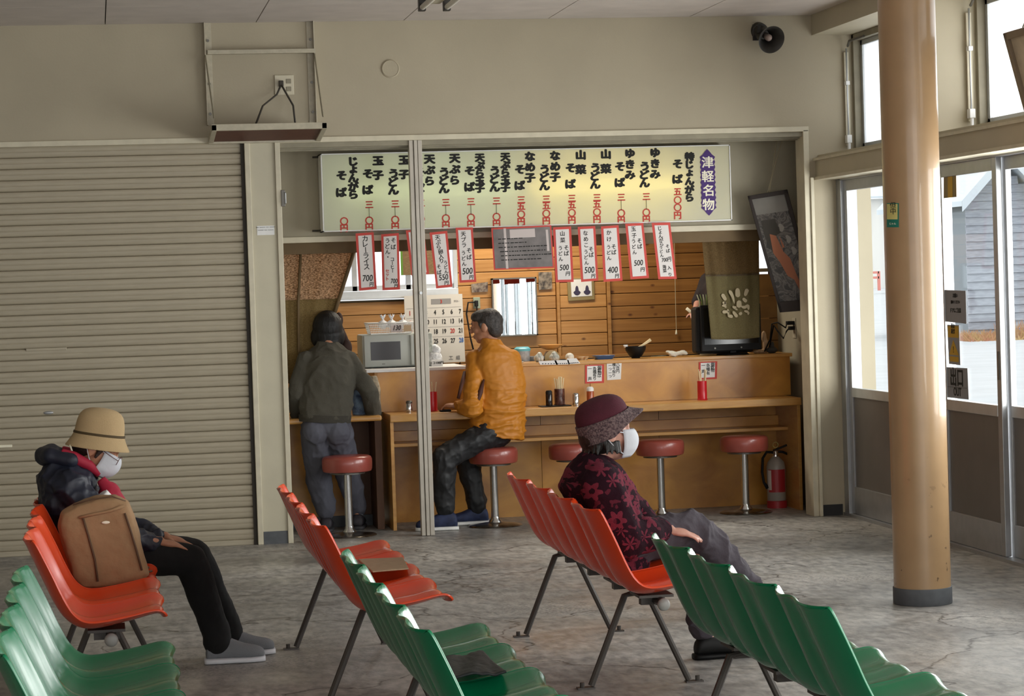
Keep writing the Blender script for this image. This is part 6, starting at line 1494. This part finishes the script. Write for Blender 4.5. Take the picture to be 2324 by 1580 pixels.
# cardigan with a woven flower pattern
def rosemat():
    m, nt, b = newmat('rose_knit'); L = nt.links; tc = N(nt, 'ShaderNodeTexCoord')
    mp = N(nt, 'ShaderNodeMapping'); mp.inputs['Rotation'].default_value = (0, .5, 0); mp.inputs['Scale'].default_value = (13, 4.0, 13); L.new(tc.outputs['Object'], mp.inputs[0])
    dn = N(nt, 'ShaderNodeTexNoise'); dn.inputs['Scale'].default_value = 40; L.new(tc.outputs['Object'], dn.inputs['Vector'])
    va = N(nt, 'ShaderNodeVectorMath', operation='MULTIPLY_ADD'); L.new(dn.outputs['Color'], va.inputs[0]); va.inputs[1].default_value = (.16, .16, .16); L.new(mp.outputs[0], va.inputs[2])
    vo = N(nt, 'ShaderNodeTexVoronoi'); vo.inputs['Scale'].default_value = 1; vo.inputs['Randomness'].default_value = .6; L.new(va.outputs[0], vo.inputs['Vector'])
    sb = N(nt, 'ShaderNodeVectorMath', operation='SUBTRACT'); L.new(va.outputs[0], sb.inputs[0]); L.new(vo.outputs['Position'], sb.inputs[1])
    sx = N(nt, 'ShaderNodeSeparateXYZ'); L.new(sb.outputs[0], sx.inputs[0])
    at_ = N(nt, 'ShaderNodeMath', operation='ARCTAN2'); L.new(sx.outputs['X'], at_.inputs[0]); L.new(sx.outputs['Z'], at_.inputs[1])
    m5 = N(nt, 'ShaderNodeMath', operation='MULTIPLY'); m5.inputs[1].default_value = 6; L.new(at_.outputs[0], m5.inputs[0])
    cs = N(nt, 'ShaderNodeMath', operation='COSINE'); L.new(m5.outputs[0], cs.inputs[0])
    ma = N(nt, 'ShaderNodeMath', operation='MULTIPLY_ADD'); L.new(cs.outputs[0], ma.inputs[0]); ma.inputs[1].default_value = .11; ma.inputs[2].default_value = .42
    lt = N(nt, 'ShaderNodeMath', operation='LESS_THAN'); L.new(vo.outputs['Distance'], lt.inputs[0]); L.new(ma.outputs[0], lt.inputs[1])
    gt = N(nt, 'ShaderNodeMath', operation='GREATER_THAN'); L.new(vo.outputs['Distance'], gt.inputs[0]); gt.inputs[1].default_value = .17
    an = N(nt, 'ShaderNodeMath', operation='MULTIPLY'); L.new(lt.outputs[0], an.inputs[0]); L.new(gt.outputs[0], an.inputs[1])
    n3 = N(nt, 'ShaderNodeTexNoise'); n3.inputs['Scale'].default_value = 32; n3.inputs['Detail'].default_value = 1; L.new(tc.outputs['Object'], n3.inputs['Vector'])
    g3 = N(nt, 'ShaderNodeMath', operation='GREATER_THAN'); L.new(n3.outputs['Fac'], g3.inputs[0]); g3.inputs[1].default_value = .60
    h3 = N(nt, 'ShaderNodeMath', operation='MULTIPLY'); L.new(g3.outputs[0], h3.inputs[0]); h3.inputs[1].default_value = .55
    mxx = N(nt, 'ShaderNodeMath', operation='MAXIMUM'); L.new(an.outputs[0], mxx.inputs[0]); L.new(h3.outputs[0], mxx.inputs[1])
    # dark bands
    wv = N(nt, 'ShaderNodeTexNoise'); wv.inputs['Scale'].default_value = 4; L.new(tc.outputs['Object'], wv.inputs['Vector'])
    cr = N(nt, 'ShaderNodeValToRGB'); L.new(mxx.outputs[0], cr.inputs[0]); cr.color_ramp.elements[0].color = lin('26101a'); cr.color_ramp.elements[1].color = lin('6c2938')
    L.new(cr.outputs[0], b.inputs['Base Color']); b.inputs['Roughness'].default_value = .95; b.inputs['Specular IOR Level'].default_value = .15
    n2 = N(nt, 'ShaderNodeTexNoise'); n2.inputs['Scale'].default_value = 260; L.new(tc.outputs['Object'], n2.inputs['Vector']); bp = N(nt, 'ShaderNodeBump'); bp.inputs['Strength'].default_value = .6; bp.inputs['Distance'].default_value = .006
    L.new(n2.outputs['Fac'], bp.inputs['Height']); L.new(bp.outputs[0], b.inputs['Normal']); return m
mb = MB()
def sec(pl, pr, yw, y=Y0, tilt=0.0):   # outline left and right points in the photo -> section
    a, b = P(*pl, y), P(*pr, y); return ((a+b)/2, (b-a)/2, V((0, yw, 0)))
torso(mb, [sec((1345, 1290), (1470, 1318), .165), sec((1328, 1240), (1470, 1250), .175), sec((1294, 1150), (1455, 1170), .185), sec((1268, 1105), (1440, 1105), .19), sec((1286, 1068), (1420, 1072), .17), sec((1306, 1045), (1400, 1050), .12), sec((1322, 1026), (1378, 1034), .075)])
mb.chain([(J['Sr'], .082), (J['Sr'].lerp(J['Er'], .5), .082), (J['Er'], .078), (J['Er'].lerp(J['Wr'], .5), .068), (J['Wr']-V((.03, 0, 0)), .05), (J['Wr']-V((.008, 0, 0)), .038)], 18)
mb.chain([(J['Sl'], .075), (J['El'], .07), (J['Wl']-V((.03, 0, 0)), .045)], 16)
sculpt('cardigan', mb, rosemat(), t, .007, 6, .02, .004)
mb = MB(); mb.ell(V((1.97, Y0, .50)), (.13, .17, .10)); leg_chain(mb, J['Hr']+V((.02, 0, .01)), J['Kr'], J['Ar'], .088, .07, .052); leg_chain(mb, J['Hl']+V((.02, 0, 0)), J['Kl'], J['Al']+V((0, 0, .03)), .085, .066, .055)
sculpt('trousers', mb, D('greytrouser', '453f46', .9, var=.1, vs=12, bump=.2, bs=90), t, .006, 4, .018, 0); wrinkle(bpy.data.objects[_last('trousers')], .013, (9, 9, 9), 3)
shoe(t, J['Al']+V((.03, 0, 0)), J['fdl'], .24, M['black'], M['blackgloss'], .08)
so = MB(); fd = V((.75, .0, -.66)).normalized(); A = J['Ar']; up_ = V((.66, 0, .75)); so.loft([(A-fd*.03+up_*.0, V((0, .035, 0)), up_*.04), (A+fd*.05+up_*-.0, V((0, .042, 0)), up_*.042), (A+fd*.13-up_*.01, V((0, .045, 0)), up_*.03), (A+fd*.19-up_*.018, V((0, .03, 0)), up_*.018)], 18); obj('shoe', so, M['black'], t, smooth=True)
mb = MB(); R_ = Matrix((hs, hf, hu)).transposed(); mb.ell(C-hf*.03+hu*.0, (.08, .08, .085), R_); 
rr = random.Random(2)
for k_ in range(26): a_ = rr.uniform(-1.9, 1.9); d_ = (-hf*math.cos(a_)+hs*math.sin(a_)*.95); p0 = C+d_*.076-hu*.02; mb.tube([p0, p0+d_*.012-hu*.035, p0+d_*.022-hu*.052], [.012, .008, .003], 6)
sculpt('hair', mb, M['hairblk'], t, .005, 1)
mask(t, C, hf, hu, 1.02, M['maskw'])
# cloche hat: maroon crown, tweed brim turned up at the front
hc = P(1374, 958); hz = V((-.34, 0, .94)); hx = V((.94, 0, .34))
D('hatmaroon', '4a1826', .95, var=.12, vs=14, bump=.3, bs=180); mtw = D('tweed', '3a2930', .95, c2='7d6a68', vs=130, bump=.6, bs=200)
def lf(prof, ey=.9): 
    mb = MB(); return mb.loft([(hc+hz*z+hx*ox, hx*r, V((0, r*ey, 0))) for r, z, ox in prof], 48)
hat = obj('hat', lf([(.108, .005, -.006), (.108, .02, -.006), (.106, .045, -.006), (.098, .07, -.006), (.08, .09, -.008), (.05, .103, -.01), (.01, .106, -.01)]), M['hatmaroon'], t, smooth=60, mods=[('SUBSURF', dict(levels=1))], label='maroon felt cloche hat')
def brim(a, b):
    th = a*2*PI; fw = max(0, math.cos(th)); r = .110+.004*b; ex = (.050*fw**2.2)*(b**1.3); dz = -.078*b*(1-.45*fw)+.012*fw*b
    return hc+hx*((r+ex)*math.cos(th)-.006)+V((0, (r+ex*.4)*math.sin(th)*.9, 0))+hz*(.022+dz)
bm_ = obj('hat_brim', MB().grid(brim, 49, 10), mtw, None, smooth=True, mods=[('WELD', dict(merge_threshold=.0005)), ('SOLIDIFY', dict(thickness=.006, offset=0))], label='grey and maroon tweed brim')
for v_ in bm_.data.vertices: v_.co -= wloc(hat)
bm_.parent = hat

# ------------------------------------------------ man in an orange jacket on a stool
P = lambda px, py, y=14.85: aty(px, py, y)
t = thing('person', 'dark-haired man in orange jacket seated on a stool at the counter', 'person', (P(1119, 1000).x, 14.85, 0))
C = P(1105, 742, 14.86); f3 = V((-.86, .42, -.12)); u3 = V((-.05, 0, 1))
hipc = P(1122, 985, 14.85); hipc.z = .60
J = dict(C=C, f=f3, u=u3, neck=P(1112, 785, 14.88), pel=hipc, spine=P(1125, 880, 14.87),
    Sl=P(1078, 815, 14.86), El=P(1072, 925, 14.70), Wl=P(1040, 922, 14.86), Sr=P(1168, 815, 14.9), Er=P(1182, 905, 14.9), Wr=P(1130, 925, 15.02),
    hdl=(-.8, .6, .08), hnl=(0, -.1, 1), hsl=(.6, .8, 0), hdr=(-.6, .8, 0), hnr=(0, 0, 1), hsr=(-1, 0, 0), hcl=.35,
    Hl=hipc+V((-.06, -.07, -.01)), Kl=P(1006, 1040, 14.72), Al=P(1012, 1165, 14.74), Hr=hipc+V((-.02, .09, -.01)), Kr=P(1062, 1045, 15.02), Ar=P(1083, 1160, 15.0), fdl=(-1, .12, 0), fdr=(-1, .05, 0))
_, (hf, hu, hs) = bodymesh(t, J, M['skin'], 1.0, .006)
facebits(t, C, hf, hu)
mb = MB()
def sec(pl, pr, yw, y=14.86):
    a, b = P(*pl, y), P(*pr, y); return ((a+b)/2, (b-a)/2+V((0, .03, 0)), V((-.02, yw, 0)))
torso(mb, [sec((1066, 990), (1190, 996), .15), sec((1066, 960), (1192, 962), .155), sec((1072, 920), (1188, 920), .15), sec((1075, 870), (1192, 870), .145), sec((1068, 825), (1184, 820), .13), sec((1078, 800), (1170, 797), .11), sec((1092, 782), (1142, 782), .075), sec((1092, 768), (1135, 770), .06)])
mb.chain([(J['Sl'], .062), (J['Sl'].lerp(J['El'], .5), .064), (J['El'], .066), (J['El'].lerp(J['Wl'], .6), .05), (J['Wl'], .035)], 16)
mb.chain([(J['Sr']-V((.02, 0, 0)), .06), (J['Er']-V((.02, 0, 0)), .058), (J['Wr'], .038)], 16)
jk = sculpt('jacket', mb, D('orangejk', 'bd7719', .55, var=.03, vs=6, bump=.06, bs=25), t, .006, 3, .012, 0)
wrinkle(jk, .014, (6, 6, 15), 3, lambda p: .35+.9*max(0, min(1, (.98-p.z)/.25)))
# dark stripe on the near sleeve, collar seam
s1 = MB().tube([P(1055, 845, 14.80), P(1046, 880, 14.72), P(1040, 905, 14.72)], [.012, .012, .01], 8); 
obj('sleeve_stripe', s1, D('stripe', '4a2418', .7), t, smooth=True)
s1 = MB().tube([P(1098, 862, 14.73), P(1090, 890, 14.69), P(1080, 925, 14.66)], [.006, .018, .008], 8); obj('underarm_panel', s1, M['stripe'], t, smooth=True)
mb = MB(); mb.ell(hipc+V((-.02, 0, -.02)), (.14, .13, .085)); leg_chain(mb, J['Hl'], J['Kl'], J['Al']+V((0, 0, .04)), .09, .075, .062); leg_chain(mb, J['Hr'], J['Kr'], J['Ar']+V((0, 0, .04)), .085, .072, .06)
for q in 'lr': mb.caps(J['A'+q]+V((0, 0, .06)), .066, J['A'+q]+V((0, 0, .02)), .05)
sculpt('trousers', mb, D('blacktr', '1b1c1f', .6, var=.1, vs=10), t, .006, 3, .02, .0)
wrinkle(bpy.data.objects[_last('trousers')], .011, (9, 9, 7), 3)
D('navyshoe', '1b2442', .7, c2='2b3558', vs=30)
shoe(t, J['Al']+V((.0, 0, 0)), J['fdl'], .27, M['navyshoe'], M['white'], .105, .05); shoe(t, J['Ar'], J['fdr'], .27, M['navyshoe'], M['white'], .105, .05)
mb = MB(); R_ = Matrix((hs, hf, hu)).transposed(); mb.ell(C-hf*.024+hu*.032, (.080, .088, .085), R_); mb.ell(C-hf*.05-hu*.01, (.070, .055, .07), R_); mb.ell(C+hf*.02+hu*.07, (.068, .075, .045), R_)
for q in (-1, 1): mb.tube([C+hs*.07*q+hf*.02+hu*.03, C+hs*.074*q+hf*.018-hu*.005], [.014, .006], 8)
sculpt('hair', mb, M['hairgrey'], t, .005, 1, .004, .006)

# ------------------------------------------------ man in a dark olive sweater standing bent over the counter
P = lambda px, py, y=14.8: aty(px, py, y)
t = thing('person', 'black-haired man in dark olive sweater bending over the left counter', 'person', (P(745, 1100).x, 14.85, 0))
C = P(743, 745, 15.06); f4 = V((.05, .80, -.6)); u4 = V((0, .6, .8))
J = dict(C=C, f=f4, u=u4, neck=P(745, 795, 14.98), pel=P(741, 965, 14.84), spine=P(742, 880, 14.93),
    Sl=P(697, 818, 14.94), El=P(672, 890, 14.88), Wl=P(672, 940, 14.98), Sr=P(792, 818, 14.94), Er=P(836, 890, 14.86), Wr=P(848, 935, 14.98),
    hdl=(.1, 1, -.05), hnl=(0, 0, 1), hsl=(1, 0, 0), hdr=(-.1, 1, -.05), hnr=(0, 0, 1), hsr=(-1, 0, 0), hcl=.3, hcr=.3,
    Hl=P(716, 985, 14.85), Kl=P(722, 1080, 14.97), Al=P(740, 1178, 15.0), Hr=P(768, 985, 14.85), Kr=P(790, 1080, 15.0), Ar=P(812, 1172, 15.08), fdl=(.1, 1, 0), fdr=(.15, 1, 0))
_, (hf, hu, hs) = bodymesh(t, J, M['skin'], 1.0, .006)
def sec(pl, pr, yw, y, dz=0.0):
    a, b = P(*pl, y), P(*pr, y); return ((a+b)/2, (b-a)/2, V((0, yw, dz)))
mb = MB()
torso(mb, [sec((678, 948), (796, 952), .115, 14.84), sec((676, 925), (800, 925), .12, 14.85), sec((684, 880), (806, 880), .12, 14.88), sec((690, 830), (806, 830), .12, 14.91), sec((700, 800), (795, 798), .10, 14.96), sec((718, 785), (776, 783), .07, 14.99), sec((722, 776), (766, 776), .055, 15.0)])
mb.chain([(J['Sl'], .062), (J['El'], .06), (J['Wl']-V((0, .02, 0)), .045)], 16); mb.chain([(J['Sr'], .062), (J['Er'], .058), (J['Wr']-V((0, .02, 0)), .048)], 16)
sw = sculpt('sweater', mb, D('olive', '4c4940', .95, var=.06, vs=10, bump=.3, bs=160), t, .006, 4, .016, 0); wrinkle(sw, .012, (6, 6, 6), 3)
mb = MB().loft([sec((678, 956), (796, 960), .122, 14.84), sec((677, 940), (798, 943), .127, 14.845)], 28); obj('hem_rib', mb, D('olive2', '3d3a33', .95, bump=.4, bs=200), t, smooth=50)
mb = MB(); mb.ell(P(740, 965, 14.85), (.155, .12, .10)); leg_chain(mb, J['Hl'], J['Kl'], J['Al']+V((0, 0, .06)), .095, .078, .066); leg_chain(mb, J['Hr'], J['Kr'], J['Ar']+V((0, 0, .06)), .095, .076, .062)
mb.ell(P(716, 978, 14.80), (.085, .08, .09)); mb.ell(P(766, 978, 14.80), (.085, .08, .09))
sculpt('trousers', mb, D('greypants', '53545f', .8, var=.06, vs=10, bump=.1, bs=30), t, .006, 3, .014, 0); wrinkle(bpy.data.objects[_last('trousers')], .010, (9, 9, 5), 3)
for q in 'lr': sk = MB().caps(J['A'+q]+V((0, 0, .05)), .036, J['A'+q]-V((0, 0, .03)), .036); obj('sock', sk, D('sock', '6a6c70', .9) if 'sock' not in M else M['sock'], t, smooth=True)
D('blackshoe', '211f22', .6, c2='35313a', vs=25)
for q in 'lr': shoe(t, J['A'+q], J['fd'+q], .26, M['blackshoe'], D('darksole', '3a3a3e', .7) if 'darksole' not in M else M['darksole'], .085, .048)
mb = MB(); mb.ell(C+V((0, -.02, .01)), (.098, .105, .105)); mb.ell(C+V((0, -.03, -.045)), (.096, .085, .085)); mb.ell(C+V((0, -.06, -.085)), (.075, .05, .06))
for q in (-1, 1): mb.ell(C+V((.075*q, -.01, -.055)), (.035, .06, .06))
sculpt('hair', mb, D('hairb2', '080708', .6, bump=.4, bs=90, stretch=(1, 1, .15)), t, .006, 2, .006)
g = MB().tube([C+V((-.105, .02, -.03)), C+V((-.118, .05, -.035)), C+V((-.112, .08, -.05))], .003, 5); obj('spectacle_arm', g, M['steel'], t)
# patterned blue cloth bag on the counter between arm and body
mb = MB(); P0 = aty(818, 905, 15.0); q0 = V((P0.x, 15.0, .735)); mb.loft([(q0, (.055, 0, 0), (0, .03, 0)), (q0+V((0, 0, .09)), (.06, 0, 0), (0, .035, 0)), (q0+V((-.005, 0, .19)), (.045, 0, 0), (0, .02, 0))], 20)
o = sculpt('cloth_bag', mb, D('bluebag', '7f95ab', .8, c2='39445c', vs=22), None, .006, 3, .012); tag(o, 'pale blue patterned cloth bag on the counter beside the bending man', 'bag')
mb = MB(); P0 = aty(852, 860, 15.12); q0 = V((P0.x, 15.12, .735)); mb.loft([(q0, (.03, 0, 0), (0, .03, 0)), (q0+V((0, 0, .15)), (.032, 0, 0), (0, .03, 0)), (q0+V((-.01, 0, .24)), (.02, 0, 0), (0, .02, 0))], 16)
o = sculpt('paper_parcel', mb, D('parcel', '8a7f6c', .8, c2='c2b49a', vs=30), None, .006, 2, .01); tag(o, 'beige crumpled parcel beside the right elbow of the bending man', 'parcel')

# ------------------------------------------------ cook, half hidden behind the olive curtain
P = lambda px, py, y=15.9: aty(px, py, y)
t = thing('person', 'cook in dark clothes half hidden behind the olive curtain and television', 'person', (P(1640, 900).x, 15.9, 0))
C = P(1632, 560, 15.9); hip = P(1630, 900, 15.9)
J = dict(C=C, f=V((-.6, -.75, -.25)), u=V((0, 0, 1)), neck=P(1634, 610), pel=hip, spine=P(1632, 740), Sl=P(1648, 640, 15.72), El=P(1650, 730, 15.7), Wl=P(1625, 735, 15.6), Sr=P(1607, 640, 16.0), Er=P(1586, 685, 15.98), Wr=P(1578, 708, 15.85),
    hdl=(-1, 0, 0), hnl=(0, 0, 1), hsl=(0, -1, 0), hdr=(-.3, -.9, -.1), hnr=(-.3, 0, 1), hsr=(-1, 0, 0), hcr=.7,
    Hl=hip+V((.03, -.08, -.02)), Kl=hip+V((.02, -.08, -.42)), Al=V((hip.x+.02, 15.82, .1)), Hr=hip+V((-.03, .08, -.02)), Kr=hip+V((-.03, .08, -.42)), Ar=V((hip.x-.03, 15.98, .1)), fdl=(-1, -.3, 0), fdr=(-1, -.3, 0))
_, (hf, hu, hs) = bodymesh(t, J, M['skinp'], 1.0, .007)
mb = MB(); torso(mb, [(hip+V((0, 0, -.1)), V((.14, 0, 0)), V((0, .17, 0))), (V(J['spine']), V((.12, 0, 0)), V((0, .16, 0))), (P(1633, 650), V((.11, 0, 0)), V((0, .19, 0))), (P(1634, 618), V((.06, 0, 0)), V((0, .08, 0)))])
mb.chain([(J['Sr'], .062), (J['Er'], .052)], 12); mb.chain([(J['Sl'], .062), (J['El'], .052), (J['Wl'], .04)], 12)
sculpt('shirt', mb, D('darkshirt', '241a1c', .85), t, .008, 3, .015)
mb = MB(); mb.loft([(hip+V((-.02, -.0, -.5)), V((.17, 0, 0)), V((0, .2, 0))), (hip+V((-.02, 0, .08)), V((.16, 0, 0)), V((0, .19, 0)))], 24); sculpt('apron', mb, D('apron', '3a3d34', .9), t, .008, 3, .02)
mb = MB()
for q in 'lr': leg_chain(mb, J['H'+q], J['K'+q], J['A'+q]+V((0, 0, .03)), .085, .065, .05)
sculpt('trousers', mb, M['blackcloth'], t, .009, 3)
for q in 'lr': shoe(t, J['A'+q], J['fd'+q], .25, M['black'], M['darksole'])
mb = MB(); R_ = Matrix((hs, hf, hu)).transposed(); mb.ell(C-hf*.02+hu*.03, (.082, .09, .088), R_); sculpt('hair', mb, M['hairblk'], t, .007, 2)
facebits(t, C, hf, hu)
a = aty(1558, 700, 15.8); b = aty(1577, 716, 15.8); o = obj('rolling_pin', MB().tube([a, b, b+V((.06, .02, -.05))], .011, 10), M['cream'], None, smooth=True); tag(o, 'pale wooden stick held in the hand of the half-hidden cook', 'stick')
a = aty(1603, 640, 15.85); mb = MB(); mb.ell(a, (.02, .02, .045)); o = obj('steel_bottle', mb, D('teal', '6fb0b5', .15, .4), None, smooth=True); 
bpy.data.objects.remove(o)
